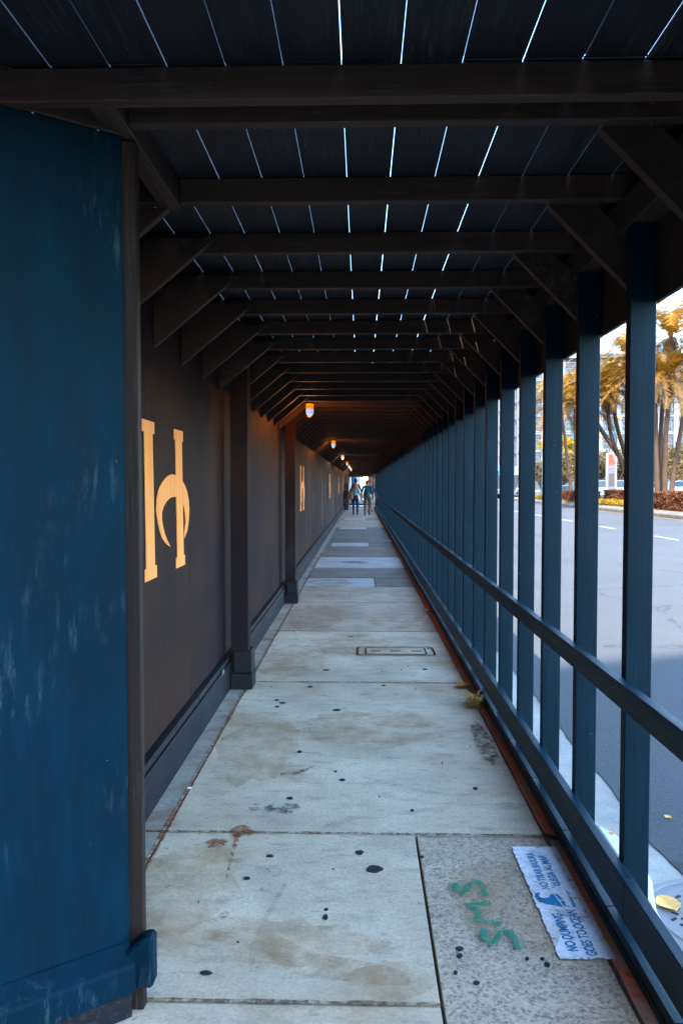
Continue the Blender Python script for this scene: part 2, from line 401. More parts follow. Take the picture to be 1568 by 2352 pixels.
# gum spots and stains on the slabs
gum = MB
def blob(cx, cy, rx, ry, z, n=14, j=.18, seed=0):
    rr = random.Random(seed); return [(cx+rx*cos(2*pi*k/n)*(1+rr.uniform(-j, j)), cy+ry*sin(2*pi*k/n)*(1+rr.uniform(-j, j)), z) for k in range(n)]
spots = [(.058, 3.14, .032, .028), (-.005, 3.28, .018, .018), (-.39, 3.24, .019, .016), (-.46, 3.05, .017, .016), (-.13, 2.78, .014, .022), (-.13, 2.83, .011, .011), (-.505, 2.445, .026, .014), (.26, 3.25, .014, .012),
         (-.365, 4.53, .024, .022), (-.10, 4.1, .022, .018), (-.36, 3.85, .02, .016), (-.17, 5.38, .035, .03), (-.40, 6.0, .03, .025), (-.57, 5.55, .03, .02), (-.62, 5.62, .02, .018), (-.60, 5.45, .02, .015), (.18, 6.05, .02, .014),
         (.60, 4.0, .016, .02), (-.14, 4.22, .012, .010), (.25, 3.72, .012, .012), (-.30, 6.55, .035, .025), (-.1, 8.0, .035, .02), (.55, 6.6, .025, .02), (.37, 2.42, .013, .011), (.34, 2.6, .016, .012), (.335, 2.56, .012, .012), (.62, 2.52, .012, .014), (.61, 2.55, .009, .009), (.31, 2.47, .010, .010), (.56, 2.55, .007, .010)]
for k in range(46): spots.append((R.uniform(-.85, .8), R.uniform(2.5, 13), R.uniform(.003, .009), R.uniform(.003, .007)))
for k, (x, y, rx, ry) in enumerate(spots):
    q_ = 1 if k < 2 else .72
    mb = MB().extrude(blob(x, y, rx*q_, ry*q_, 0, 14, .24, k), (0, 0, .0055)); build(mb, 'gum_spot', 'gum_black', sw)
def stain(name, m, pts, z=.0075):
    mb = MB(); mb.poly([(x, y, z) for x, y in pts]); return build(mb, name, m, sw)
def ribbon(pts, wd, z, mb=None):
    mb = mb or MB(); pts = [Vector((x, y, 0)) for x, y in pts]; ring_ = []
    if not isinstance(wd, (list, tuple)): wd = [wd]*len(pts)
    for k, p in enumerate(pts):
        t = (pts[min(k+1, len(pts)-1)]-pts[max(k-1, 0)]).normalized(); u = Vector((-t.y, t.x, 0))
        ring_.append(mb.vs([p+u*wd[k]/2+Vector((0, 0, z)), p-u*wd[k]/2+Vector((0, 0, z))]))
    for a, c in zip(ring_, ring_[1:]): mb.face((a, a+1, c+1, c))
    return mb
build(ribbon([(-.44, 4.16), (-.38, 4.17), (-.32, 4.22), (-.27, 4.28)], [.03, .05, .04, .01], .0075), 'rust_stain', 'rust_mark', sw)
stain('rust_stain', 'rust_mark', [(p[0], p[1]) for p in blob(-.64, 3.34, .05, .05, 0, 14, .3, 5)])
stain('rust_stain', 'rust_mark', [(p[0], p[1]) for p in blob(-.545, 3.46, .05, .06, 0, 14, .3, 6)])
build(ribbon([(-.56, 3.5), (-.555, 3.4), (-.55, 3.2), (-.54, 3.02)], [.012, .02, .014, .006], .0077), 'rust_stain', 'rust_mark', sw)
stain('rust_stain', 'rust_mark', [(p[0], p[1]) for p in blob(-.505, 2.78, .02, .03, 0, 12, .3, 8)])
stain('brown_stain', 'brown_mark', [(p[0], p[1]) for p in blob(.76, 4.72, .06, .42, 0, 18, .25, 9)])
stain('grey_stain', 'grey_mark', [(p[0], p[1]) for p in blob(-.42, 3.72, .12, .07, 0, 18, .25, 10)])
build(ribbon([(-.30, 3.0), (-.33, 2.85), (-.36, 2.7), (-.37, 2.58), (-.36, 2.48)], .02, .0078), 'tan_stain', 'tan_mark', sw)
build(ribbon([(-.56, 2.66), (-.45, 2.64), (-.36, 2.68), (-.30, 2.6), (-.2, 2.5), (-.05, 2.47), (.08, 2.44), (.16, 2.42)], [.03, .12, .05, .10, .13, .12, .10, .05], .0082), 'tan_stain', 'tan_mark', sw)
stain('brown_stain', 'brown_mark', [(p[0], p[1]) for p in blob(-.12, 15.6, .28, .25, 0, 18, .3, 14)], .0065)
for k, (x, y, rx, ry) in enumerate(((-.70, 3.0, .22, .35), (-.62, 4.6, .26, .55), (-.60, 6.9, .30, .7), (-.55, 9.2, .34, .8), (-.1, 7.6, .4, .5), (.1, 5.0, .5, .35), (-.35, 2.62, .4, .14), (.1, 2.42, .14, .09), (.45, 8.9, .35, .5), (-.5, 12.4, .35, .5), (.55, 2.9, .2, .3))):
    stain('rust_wash', 'rust_wash', [(max(-.885, min(.82, p[0])), p[1]) for p in blob(x, y, rx, ry, 0, 26, .2, 40+k)], .0061+.00005*k)
for k in range(26):
    a = R.uniform(0, pi); L = R.uniform(.01, .035); x = R.uniform(-.8, .75); y = R.uniform(2.4, 6.5)
    build(ribbon([(x, y), (x+L*cos(a)*.5, y+L*sin(a)*.5+.004), (x+L*cos(a), y+L*sin(a))], [.002, .004, .002], .0083), 'scratch', 'gum_black', sw)

# kerb, red painted strip, gutter, road
kb = structure(thing('kerb', None, None))
y = -3.0
while y < 60:
    L = 1.83; boxp('kerb_stone', 'gutter', .838, 1.112, y+.004, min(y+L, 60)-.004, -.3, -.004, kb, .01); y += L
y = -3.0; k = 0
while y < 58:
    L = R.uniform(.9, 1.6); n = 8; mb = MB()
    a_ = [(.839+R.uniform(-.004, .006), y+L*j/n, .002) for j in range(n+1)]; c_ = [(.93, y+L*j/n, .004) for j in range(n+1)]
    i = mb.vs(a_); j0 = mb.vs(c_)
    for j in range(n): mb.face((i+j, j0+j, j0+j+1, i+j+1))
    build(mb, 'painted_strip', 'red_strip', kb); y += L
# rounded white kerb bulge at the drain inlet
pts = [(1.10, 2.60), (1.115, 2.88), (1.15, 3.0), (1.18, 3.1), (1.195, 3.22), (1.19, 3.36), (1.175, 3.49), (1.13, 3.58), (1.10, 3.62)]
mb = MB().extrude([(x, y_, -.14) for x, y_ in pts], (0, 0, .138)); bu = build(mb, 'kerb_return', 'kerb_white', kb, .012)
gt = structure(thing('gutter', None, None))
y = -3.0
jag = lambda y: 1.405+.035*mnoise.noise(Vector((0, y*1.7, 0)))+.02*mnoise.noise(Vector((3, y*7, 0)))+.012*mnoise.noise(Vector((7, y*25, 0)))
mb = MB(); ys = [-3+.04*k for k in range(int(63/.04))]
i = mb.vs([(1.112, q, -.118) for q in ys]); j0 = mb.vs([(1.6, q, -.135) for q in ys])
for k in range(len(ys)-1): mb.face((i+k, j0+k, j0+k+1, i+k+1))
build(mb, 'gutter_apron', 'gutter', gt)
rd = structure(thing('road', None, None))
mb = MB(); i = mb.vs([(jag(q), q, -.122) for q in ys]); j1 = mb.vs([(2.2, q, -.128) for q in ys]); j2 = mb.vs([(15.7, q, -.16) for q in ys])
for k in range(len(ys)-1): mb.face((i+k, j1+k, j1+k+1, i+k+1)); mb.face((j1+k, j2+k, j2+k+1, j1+k+1))
build(mb, 'roadway', 'asphalt', rd)
mb = MB(); mb.poly([(1.112, -60, -.13), (15.7, -60, -.16), (15.7, -3, -.16), (1.112, -3, -.13)]); mb.poly([(-60, 58, -.17), (15.7, 58, -.17), (15.7, 62, -.165), (-60, 62, -.165)])
mb.poly([(-60, 62, -.17), (15.7, 60, -.165), (15.7, 420, -.17), (-60, 420, -.17)]); build(mb, 'roadway', 'asphalt', rd)
lane = lambda y: -.14-.012*0
for y in (6.5, 12.5, 18.3, 24.0, 29.9, 35.9, 41.9, 47.6, 54.2):
    mb = MB(); mb.poly([(9.72, y, -.143), (9.86, y, -.143), (9.86, y+1.9, -.143), (9.72, y+1.9, -.143)]); build(mb, 'lane_dash', 'road_white', rd)
for y in (11.5, 17.5, 23.5, 29.3, 35.3):
    mb = MB(); mb.poly([(12.9, y, -.149), (13.03, y, -.149), (13.03, y+1.9, -.149), (12.9, y+1.9, -.149)]); build(mb, 'lane_dash', 'road_white', rd)
mb = MB(); mb.poly([(15.42, -20, -.155), (15.54, -20, -.155), (15.54, 78, -.155), (15.42, 78, -.155)]); build(mb, 'edge_line', 'road_yellow', rd)
# far carriageway and far pavement
mb = MB(); mb.poly([(19.8, -60, .12), (33, -60, .12), (33, 420, .12), (19.8, 420, .12)]); build(mb, 'far_carriageway', 'asphalt', rd)
mb = MB().box(33, 120, -60, 420, -.4, .27); structure(build(mb, 'far_pavement', 'slab_mid'))

# manhole
mh = thing('manhole_cover', 'round cast iron manhole cover with raised studs at the road edge beside the rail', 'manhole cover', (1.44, 3.0, -.121))
mb = MB().lathe([(.325, -.02), (.325, .006), (.30, .008), (.295, .002), (.27, .002), (.262, .008), (.25, .008)], n=40); build(mb, 'rim', 'iron', mh)
mb = MB().lathe([(.249, -.02), (.249, .005), (.24, .006)], n=36); lid = build(mb, 'lid', 'iron', mh)
mb = MB(); s_ = .042
for i in range(-6, 7):
    for j in range(-6, 7):
        x, y = i*s_+(j % 2)*s_/2, j*s_
        if x*x+y*y > .225**2: continue
        a = radians(35 if (i+j) % 2 else -40); dx, dy = cos(a)*.013, sin(a)*.013; ex, ey = -sin(a)*.005, cos(a)*.005
        mb.extrude([(x-dx-ex, y-dy-ey, .004), (x+dx-ex, y+dy-ey, .004), (x+dx+ex, y+dy+ey, .004), (x-dx+ex, y-dy+ey, .004)], (0, 0, .007))
o = build(mb, 'stud', 'tyre', mh); o['kind'] = 'stuff'  # studs coloured dark to stand in for their small shadows

# ------------------------------------------------------------------ stencilled drain sign + graffiti
ds = tag(None or bpy.data.objects.new('stencil_sign', None), 'white painted rectangle with blue no dumping stencil on the walkway edge', 'stencil sign'); C.objects.link(ds); ds.location = (.66, 2.55, 0)
mb = MB(); rr = random.Random(3); pts = []
c4 = [(.668, 2.548), (.856, 2.553), (.856, 3.352), (.662, 3.348)]
for k in range(4):
    p0, p1 = c4[k], c4[(k+1) % 4]; n = 22 if k % 2 == 0 else 70
    for j in range(n):
        t = j/n; pts.append((p0[0]+(p1[0]-p0[0])*t+rr.uniform(-.0045, .0045)*(k != 1), p0[1]+(p1[1]-p0[1])*t+rr.uniform(-.006, .006)*(k % 2 == 0), .0052))
mb.poly([(x-.66, y-2.55, z) for x, y, z in pts]); build(mb, 'painted_ground', 'stencil_white', ds)
def text_mesh(s, size, mat, name, parent, mat4, ext=0, width=None):
    cu = bpy.data.curves.new('t', 'FONT'); cu.body = s; cu.size = size; cu.extrude = ext; cu.offset = size*.03
    ob = bpy.data.objects.new('t', cu); C.objects.link(ob); dg = bpy.context.evaluated_depsgraph_get(); dg.update()
    me = bpy.data.meshes.new_from_object(ob.evaluated_get(dg)); bpy.data.objects.remove(ob); me.materials.clear(); me.materials.append(M[mat])
    if width:
        xs = [v.co.x for v in me.vertices]; k = width/(max(xs)-min(xs)); x0 = min(xs)
        for v in me.vertices: v.co.x = (v.co.x-x0)*k
    me.transform(mat4); o = link(name, me, parent); return o
def tm(x, y, z): return Matrix.Translation((x-.66, y-2.55, z)) @ Matrix.Rotation(pi/2, 4, 'Z')
text_mesh('NO DUMPING', .05, 'stencil_blue', 'lettering', ds, tm(.742, 2.59, .0066), width=.23)
text_mesh('GOES TO OCEAN', .05, 'stencil_blue', 'lettering', ds, tm(.800, 2.565, .0066), width=.28)
text_mesh('NO TIRAR BASURA', .043, 'stencil_blue', 'lettering', ds, tm(.742, 2.99, .0066), width=.30)
text_mesh('LLEGA AL MAR', .043, 'stencil_blue', 'lettering', ds, tm(.790, 3.02, .0066), width=.25)
text_mesh('thinkblue.org', .022, 'stencil_blue', 'lettering', ds, tm(.812, 2.865, .0066), width=.12)
# wave emblem
wv = [(.765, 2.868), (.748, 2.90), (.72, 2.925), (.70, 2.955), (.688, 2.965), (.677, 2.95), (.675, 2.925), (.685, 2.905), (.70, 2.885), (.725, 2.868)]
mb = MB(); mb.poly([(x-.66, y-2.55, .0066) for x, y in [(.762, 2.862), (.70, 2.885), (.680, 2.905), (.672, 2.93), (.676, 2.955), (.690, 2.968), (.700, 2.962), (.690, 2.950), (.690, 2.935), (.702, 2.925)]])
mb.poly([(x-.66, y-2.55, .0067) for x, y in [(.762, 2.862), (.702, 2.925), (.722, 2.928), (.735, 2.950), (.745, 2.958), (.752, 2.93)]])
mb.poly([(x-.66, y-2.55, .0068) for x, y in [(.768, 2.862), (.758, 2.93), (.751, 2.958), (.762, 2.955), (.775, 2.925), (.776, 2.885)]])
build(mb, 'wave_mark', 'stencil_blue', ds)
gf = thing('graffiti', 'faded green sprayed letters SNS on the rough brown slab', 'graffiti', (.37, 2.6, 0))
def gz(px, py):   # sketch points -> ground (x across, y along the walkway)
    return (.374+(px-310)/350*.17+(py-490)*.0000 + (0), 3.04-(py-470)/375*.44)
for name, pl in (('letter_s', [(318, 478), (305, 520), (345, 545), (400, 515), (445, 478), (505, 470), (542, 505), (535, 560)]),
                 ('letter_n', [(560, 600), (470, 606), (375, 612), (450, 655), (395, 700), (490, 712), (595, 716)]),
                 ('letter_s', [(450, 745), (425, 790), (460, 826), (520, 800), (565, 762), (620, 760), (652, 800), (645, 850)])):
    pp = [gz(*q) for q in pl]; pp = [(x-.37-.0, y-2.6) for x, y in pp]
    sm = []
    for k in range(len(pp)-1):
        for t in (0, .33, .66): sm.append((pp[k][0]*(1-t)+pp[k+1][0]*t, pp[k][1]*(1-t)+pp[k+1][1]*t))
    sm.append(pp[-1]); lt = build(ribbon(sm, [.021+.005*sin(k*.9) for k in range(len(sm))], .0072), name, 'spray_green', gf); build(ribbon(sm, [.05+.01*sin(k*.7) for k in range(len(sm))], .0064), 'overspray', 'spray_faint', lt)

# small litter
def leaf(name, label, loc, size, mat, rz=0, curl=.25):
    mb = MB(); n = 7; ra = []
    for k in range(n):
        t = k/(n-1); wv_ = math.sin(pi*min(1, t*1.02))**.7*.42 + (.0 if t < .99 else 0)
        z = curl*(abs(t-.5)*.8)
        ra.append(mb.vs([(-wv_*size, (t-.5)*size, (z+.18*wv_+.02)*size), (0, (t-.5)*size, (z*.6+.02)*size), (wv_*size, (t-.5)*size, (z+.22*wv_+.02)*size)]))
    for a, c in zip(ra, ra[1:]): mb.face((a, a+1, c+1, c)); mb.face((a+1, a+2, c+2, c+1))
    me = mb.mesh(name, mat); o = link(name, me, None, loc, (0, 0, rz))
    md = o.modifiers.new('s', 'SOLIDIFY'); md.thickness = .0015
    return tag(o, label, 'leaf')
leaf('dry_leaf', 'large pale yellow dry leaf lying on the manhole cover by the kerb', (1.245, 3.10, -.112), .115, 'leaf_dry', .2)
leaf('dry_leaf', 'curled orange leaf against the red strip behind the grass tuft', (.80, 6.02, .008), .13, 'leaf_orange', 1.1, .5)
leaf('dry_leaf', 'small orange leaf on the far stretch of red strip beside the lower rail', (.85, 9.55, .008), .14, 'leaf_orange', 1.4, .5)
leaf('dry_leaf', 'tiny orange leaf in front of the white stencil sign corner', (.872, 2.46, .006), .035, 'leaf_orange', .9, .3)
leaf('dry_leaf', 'narrow tan leaf across the near corner of the white stencil sign', (.868, 2.66, .008), .05, 'leaf_dry', .7, .1)
leaf('dry_leaf', 'small yellow leaf in the road gutter beyond the first post', (1.58, 3.95, -.118), .04, 'leaf_dry', .7, .3)
leaf('dry_leaf', 'brown curled leaf lying on the median kerb', (15.3, 44, -.14), .5, 'leaf_orange', .7, .3)
for k, (x, y, sz, mt, lb) in enumerate(((1.150, 3.50, .030, 'leaf_orange', 'rusty leaf scrap at the far tip of the white kerb bulge'), (1.165, 3.40, .022, 'leaf_dry', 'pale leaf scrap on the white kerb bulge, nearer than the rusty one'),
        (1.142, 3.33, .026, 'leaf_orange', 'thin orange leaf scrap on the inner side of the white kerb bulge'), (.872, 19.4, .12, 'leaf_dry', 'yellow leaf at the foot of the lower rail beside the pale slab'),
        (.868, 23.5, .13, 'leaf_orange', 'orange leaf at the foot of the lower rail far down the walkway'), (.875, 28.6, .13, 'leaf_dry', 'yellow leaf at the foot of the lower rail just before the walking couple'))):
    leaf('dry_leaf', lb, (x, y, .004), sz, mt, k*1.1, .2)
tf = MB(); rr = random.Random(5)
for k in range(190):
    a = rr.uniform(0, 2*pi); r0 = rr.uniform(0, .05); L = rr.uniform(.05, .15); lean = rr.uniform(.2, 1.2)
    x0, y0 = r0*cos(a), r0*sin(a)*1.4; dx, dy = cos(a)*L*lean, sin(a)*L*lean; h = L*.8
    p = [Vector((x0, y0, 0)), Vector((x0+dx*.4, y0+dy*.4, h*.75)), Vector((x0+dx, y0+dy, h*rr.uniform(.3, 1)))]
    u = Vector((-sin(a), cos(a), 0))*.0022
    i = tf.vs([p[0]-u, p[0]+u, p[1]+u, p[1]-u, p[2]]); tf.face((i, i+1, i+2, i+3)); tf.face((i+3, i+2, i+4))
tag(build(tf, 'grass_tuft', 'dry_grass', loc=(.82, 5.50, 0)), 'dry tuft of grass growing from the crack beside the red strip', 'grass tuft')
# black rubber piece with slots
rp = thing('rubber_grip', 'flat black slotted rubber piece lying across the red strip', 'rubber piece', (.865, 3.433, .004), radians(-38))
mb = MB(); outer = rrect(-.045, .045, -.017, .017, .016); inner = rrect(-.038, .038, -.011, .011, .010); ring(mb, outer, inner, .008); build(mb, 'rim', 'rubber_black', rp)
for k in range(6):
    mb = MB().box(-.034+k*.0125, -.029+k*.0125, -.012, .012, .001, .008); build(mb, 'rib', 'rubber_black', rp)
mb = MB().tube([(0, 0, .004), (.075, .01, .004)], .004, 8); tag(build(mb, 'cigarette_end', 'cig_white', loc=(.62, 21.4, .002)), 'white paper scrap lying on the walkway past the pale slab', 'litter').scale = (3.2, 3.2, 2)
mb = MB().tube([(0, 0, 0), (.02, .0, 0)], .006, 8); tag(build(mb, 'bottle_cap', 'cig_white', loc=(-.905, 3.95, .010)), 'small white pebble of litter in the edging groove of the near walkway', 'litter')

# ------------------------------------------------------------------ covered walkway
cw = thing('covered_walkway', 'long dark timber pedestrian canopy with posts, braces, plank roof and handrail', 'covered walkway')
by = [2.193+P*k for k in range(-2, NB_BEAM)]; by = [y for y in by if y < END-.3]
beam_me = {}
def beam(x0, x1, y, h0=2.612, h1=2.699):
    key = (round(x0, 2), round(x1, 2))
    if key not in beam_me: beam_me[key] = MB().box(0, x1-x0, 0, .040, 0, h1-h0).mesh('beam', 'beam_warm_black', .003)
    return link('beam', beam_me[key], cw, (x0, y, h0))
for k, y in enumerate(by):
    if abs(y-2.193) < .01: beam(-.655, 1.008, y)
    elif abs(y-2.8) < .01: beam(-.655, 1.008, y); beam(-1.07, -.702, y)
    else: beam(-1.07 if y > 2.5 else -1.6, 1.008, y+R.uniform(-.006, .006))
beam(-1.6, 1.008, 2.035, 2.600)
boxp('trimmer', 'trimmer_brown', -.702, -.657, 2.077, 2.842, 2.603, 2.698, cw, .003)
boxp('short_joist', 'beam_warm_black', -.735, -.705, 2.0775, 2.79, 2.612, 2.698, cw, .003)
# ceiling planks, each its own piece
xs = [-1.60, -1.44, -1.29, -1.135, -.980, -.824, -.665, -.514, -.359, -.207, -.052, .104, .265, .421, .575, .737, .893, 1.045]
plank_me = {}
joints = [.75, 2.055] + [2.213+P*7*k for k in range(1, 12)] + [END]
for i in range(len(xs)-1):
    sh = 0
    for a, c in zip(joints, joints[1:]):
        if xs[i] < -1.15 and a > 2: continue
        if a == 2.055: c = joints[2]
        gl = R.choice([.0, .0006, .001, .0015])+(.0019 if abs(xs[i]) > .33 else 0)*R.choice([.4, 1, 1.2]); gr = .0012
        wd = round(xs[i+1]-xs[i]-gl-gr, 4); L = round(c-a-.004, 3); key = (wd, L)
        if key not in plank_me: plank_me[key] = MB().box(0, wd, 0, L, 0, .011).mesh('ceiling_plank', 'plank_black', .002)
        link('ceiling_plank', plank_me[key], cw, (xs[i]+gl, a+.002, 2.7015+R.uniform(0, .002)))
# posts
post_me = MB().box(0, .090, 0, .045, 0, 2.412).mesh('post', 'post_blue', .003)
py = [2.078+P*k for k in range(-2, 90)]; py = [y for y in py if y < END-.2]
for k, y in enumerate(py):
    o = link('post', post_me, cw, (.919+R.uniform(-.002, .002), y+R.uniform(-.012, .012)*(k > 4), .078)); o.rotation_euler = (R.uniform(-.0012, .0012), R.uniform(-.001, .001), R.uniform(-.02, .02)*(k > 3))
# top plates in two layers
y = .8
while y < END:
    L = min(4.2, END-y)
    boxp('top_plate', 'brace_warm_black', .919, 1.008, y+.002, y+L-.002, 2.491, 2.549, cw, .003)
    boxp('top_plate', 'brace_warm_black', .921, 1.006, y+.4+.002, min(y+L+.4, END)-.002, 2.551, 2.610, cw, .003); y += L
y = .8
while y < END:
    L = min(2.44, END-y); boxp('fascia_board', 'brace_warm_black', 1.011, 1.030, y+.001, y+L-.001, 2.225, 2.86, cw, .002); y += L
# braces
def brace_mesh(pts, name): return MB().extrude([(x, 0, z) for x, z in pts], (0, .036, 0)).mesh(name, 'brace_warm_black', .002)
br = brace_mesh([(.672, 2.610), (1.007, 2.27), (1.007, 2.46), (.842, 2.610)], 'brace')
bl = brace_mesh([(-.630, 2.668), (-1.069, 2.305), (-1.069, 2.55), (-.93, 2.668)], 'brace')
for y in by:
    if y > 1.5: link('brace', br, cw, (0, y+.042, 0))
    if y > 2.9 and y < 46.0: link('brace', bl, cw, (0, y-.0395, 0))
bl1 = brace_mesh([(-.705, 2.611), (-1.069, 2.30), (-1.069, 2.53), (-.96, 2.611)], 'brace'); link('brace', bl1, cw, (0, 2.845, 0))
# sill boards, lower rail, handrail
y = .2
while y < END-.1:
    L = min(P, END-y)
    boxp('sill_board', 'rail_paint', .878, 1.020, y+.001, y+L-.001, .006+.004, .040, cw, .003); boxp('sill_board', 'rail_paint', .882, 1.018, y+.12, y+L+.118, .041, .0775, cw, .003); y += L
def rails(name, z0, z1, y0, L):
    y = y0; k = 0
    while y < END-.1:
        LL = min(L, END-y); o = boxp(name, 'rail_paint', .880, .918, y+.0015, y+LL-.0015, z0, z1, cw, .003)
        o.rotation_euler = (R.uniform(-.0016, .0016)*(y > 5), 0, 0)
        if y > 20 : o.location.z += R.uniform(-.012, .012)
        y += LL
rails('handrail', .835, .921, .86, 3.64); rails('lower_rail', .130, .270, 2.56-3.64, 3.64)
# end frame at the far opening
mb = MB().box(-1.07, .918, END, END+.09, 2.055, 2.86); build(mb, 'end_header', 'beam_warm_black', cw)
for x in (-.80, -.20, .285, .80): boxp('end_post', 'post_blue', x, x+.055, END+.01, END+.08, 0.002, 2.054, cw)
for z0, z1 in ((.14, .25), (-.0, .05)): boxp('end_rail', 'post_blue', -.74, .80, END+.02, END+.06, z0+.004, z1, cw)

# ------------------------------------------------------------------ hoarding wall on the left
hw = thing('hoarding_wall', 'long dark plywood hoarding wall with orange painted emblems along the left side', 'hoarding')
y = 2.35; k = 0
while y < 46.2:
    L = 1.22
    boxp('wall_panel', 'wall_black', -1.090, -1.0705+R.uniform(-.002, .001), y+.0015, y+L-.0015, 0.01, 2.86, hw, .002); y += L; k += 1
y = 2.35
while y < 46.2:
    L = min(2.44, 46.3-y)
    boxp('base_board', 'base_paint', -1.069, -1.010, y+.001, y+L-.001, .006, .215, hw, .004)
    boxp('base_cap', 'base_paint', -1.069, -1.022, y+.001, y+L-.001, .217, .255, hw, .006); y += L
for (y0, x0, x1, d_) in ((5.92, -1.069, -.872, .14), (10.2, -1.069, -.874, .14)):
    p_ = boxp('pillar', 'wall_black', x0+.061, x1, y0, y0+d_, .004, 2.61, hw, .004)
    for (a, c, z0, z1) in ((-.05, .0, 0, .30),):
        mb = MB().box(.0, x1-x0-.061+.034, -.03, d_+.02, .002, .125); build(mb, 'pillar_foot', 'base_paint', p_, .006)
        mb = MB().box(.02, x1-x0-.061+.028, -.022, d_+.015, .128, .30); build(mb, 'pillar_foot', 'base_paint', p_, .006)
boxp('end_pillar', 'wall_black', -1.07, -.74, 46.4, 46.7, .002, 2.86, hw)
boxp('end_wall', 'wall_black', -1.10, -1.07, 46.31, END+.1, .002, 2.86, hw)
boxp('return_panel', 'wall_black', -1.07, -.705, 2.30, 2.32, .01, 2.60, hw)
# emblem
S_ = 1.07/1.095
bar1 = [(3.827, 1.925), (4.052, 1.924), (4.052, 1.862), (4.017, 1.861), (4.044, 1.167), (4.081, 1.165), (4.081, 1.101), (3.853, 1.101), (3.853, 1.166), (3.881, 1.166), (3.863, 1.864), (3.827, 1.862)]
bar2 = [(4.480, 1.920), (4.703, 1.920), (4.703, 1.858), (4.674, 1.858), (4.701, 1.160), (4.735, 1.160), (4.735, 1.099), (4.511, 1.099), (4.511, 1.163), (4.541, 1.163), (4.514, 1.859), (4.480, 1.859)]
cres = [(4.377, 1.238), (4.272, 1.266), (4.19, 1.305), (4.125, 1.37), (4.079, 1.456), (4.090, 1.52), (4.129, 1.569), (4.19, 1.602), (4.247, 1.624), (4.33, 1.645), (4.42, 1.655), (4.517, 1.651), (4.60, 1.640), (4.676, 1.622), (4.75, 1.59), (4.806, 1.553), (4.855, 1.495), (4.869, 1.434), (4.85, 1.37), (4.81, 1.307), (4.723, 1.262), (4.723, 1.30), (4.765, 1.36), (4.755, 1.406), (4.73, 1.45), (4.685, 1.484), (4.62, 1.508), (4.53, 1.521), (4.456, 1.524), (4.37, 1.517), (4.299, 1.501), (4.235, 1.475), (4.195, 1.443), (4.195, 1.40), (4.22, 1.357), (4.26, 1.315), (4.31, 1.28)]
def em_pts(pts, y0, th): return [(0, (a-3.827)*S_+0, (z-1.6)*S_+1.6) for a, z in pts]
mb = MB()
for pts, th in ((bar1, .0042), (bar2, .005), (cres, .0042)): mb.extrude([(0, (a-3.827)*S_, (z-1.6)*S_+1.6) for a, z in pts], (th, 0, 0))
em = mb.mesh('emblem', 'emblem_orange')
for k, y0 in enumerate((3.827*S_, 13.5, 25.8, 36.8, 44.8)): link('emblem', em, hw, (-1.0705+.0015, y0, 0))
o = boxp('notice_sticker', 'sign_white', -1.0095, -1.0085, 5.55, 5.62, .20, .235, hw)
# angled near screen
sc = thing('plywood_screen', 'angled dark blue plywood screen with scuffed base board at the near left', 'plywood screen', (-.702, 2.2585, 0), math.atan2(-.6, -.8))
W_ = 2.4
boxp('panel', 'panel_blue', 0, W_, -.001, .020, .002, 2.600, sc, .003)
# local frame: x along the panel away from the corner, -y ... camera side is +y
mb = MB().extrude([(0, .0205, .095), (0, .080, .105), (0, .080, .190), (0, .0205, .238)], (W_, 0, 0)); build(mb, 'base_band', 'panel_blue', sc, .006)
mb = MB().box(0, W_, .0205, .034, .004, .094); build(mb, 'skirting', 'base_paint', sc, .003)
mb = MB().box(0, W_, .0205, .03, 2.601, 2.70); build(mb, 'upper_strip', 'beam_warm_black', sc, .003)
st = tag(boxp('corner_stud', 'stud_brown', -.7005, -.656, 2.262, 2.298, .004, 2.598, None, .003), 'narrow brown upright timber stud at the edge of the blue screen', 'timber stud')
mb = MB().extrude([(-.700, 2.198, .112), (-.612, 2.198, .112), (-.612, 2.198, .262), (-.640, 2.198, .262), (-.700, 2.198, .212)], (0, .062, 0))
cbk = build(mb, 'corner_block', 'panel_blue', None, .008); tag(cbk, 'chamfered blue timber block wrapped round the foot of the brown stud', 'timber block')

# ------------------------------------------------------------------ lamps
def make_lamp(kind, y, label):
    t = thing('caged_lamp', label, 'lamp', (-.64, y, 2.612), 0, 'caged bulkhead lamps under the walkway roof')
    mb = MB().lathe([(.056, 0), (.056, -.014), (.050, -.018)], n=20); build(mb, 'base', 'cage_metal', t, smooth=False)
    mb = MB().lathe([(.047, -.018), (.047, -.078)], n=20); build(mb, 'collar', 'globe_orange' if kind else 'globe_pale', t, smooth=True)
    mb = MB().lathe([(.046, -.0785), (.047, -.12), (.041, -.145), (.028, -.165), (.01, -.172)], n=20); build(mb, 'globe', 'bulb_core' if kind else 'bulb_white', t, smooth=True)
    mb = MB()
    for a in range(4):
        u = Vector((cos(a*pi/2+.5), sin(a*pi/2+.5), 0)); mb.tube([u*.054+Vector((0, 0, -.018)), u*.054+Vector((0, 0, -.13)), u*.035+Vector((0, 0, -.172)), Vector((0, 0, -.184))], .0028, 5)
    for z in (-.05, -.085, -.125): mb.tube([(cos(k*pi/8)*.055, sin(k*pi/8)*.055, z) for k in range(17)], .0025, 5, False)
    build(mb, 'cage', 'cage_metal', t)
    L = bpy.data.lights.new('lamp_light', 'POINT'); L.energy = 1.5 if kind else .9; L.color = (1, .27, .02) if kind else (1, .7, .42); L.shadow_soft_size = .05
    lo = bpy.data.objects.new('lamp_light', L); C.objects.link(lo); lo.parent = t; lo.location = (.0, -.02, -.235)
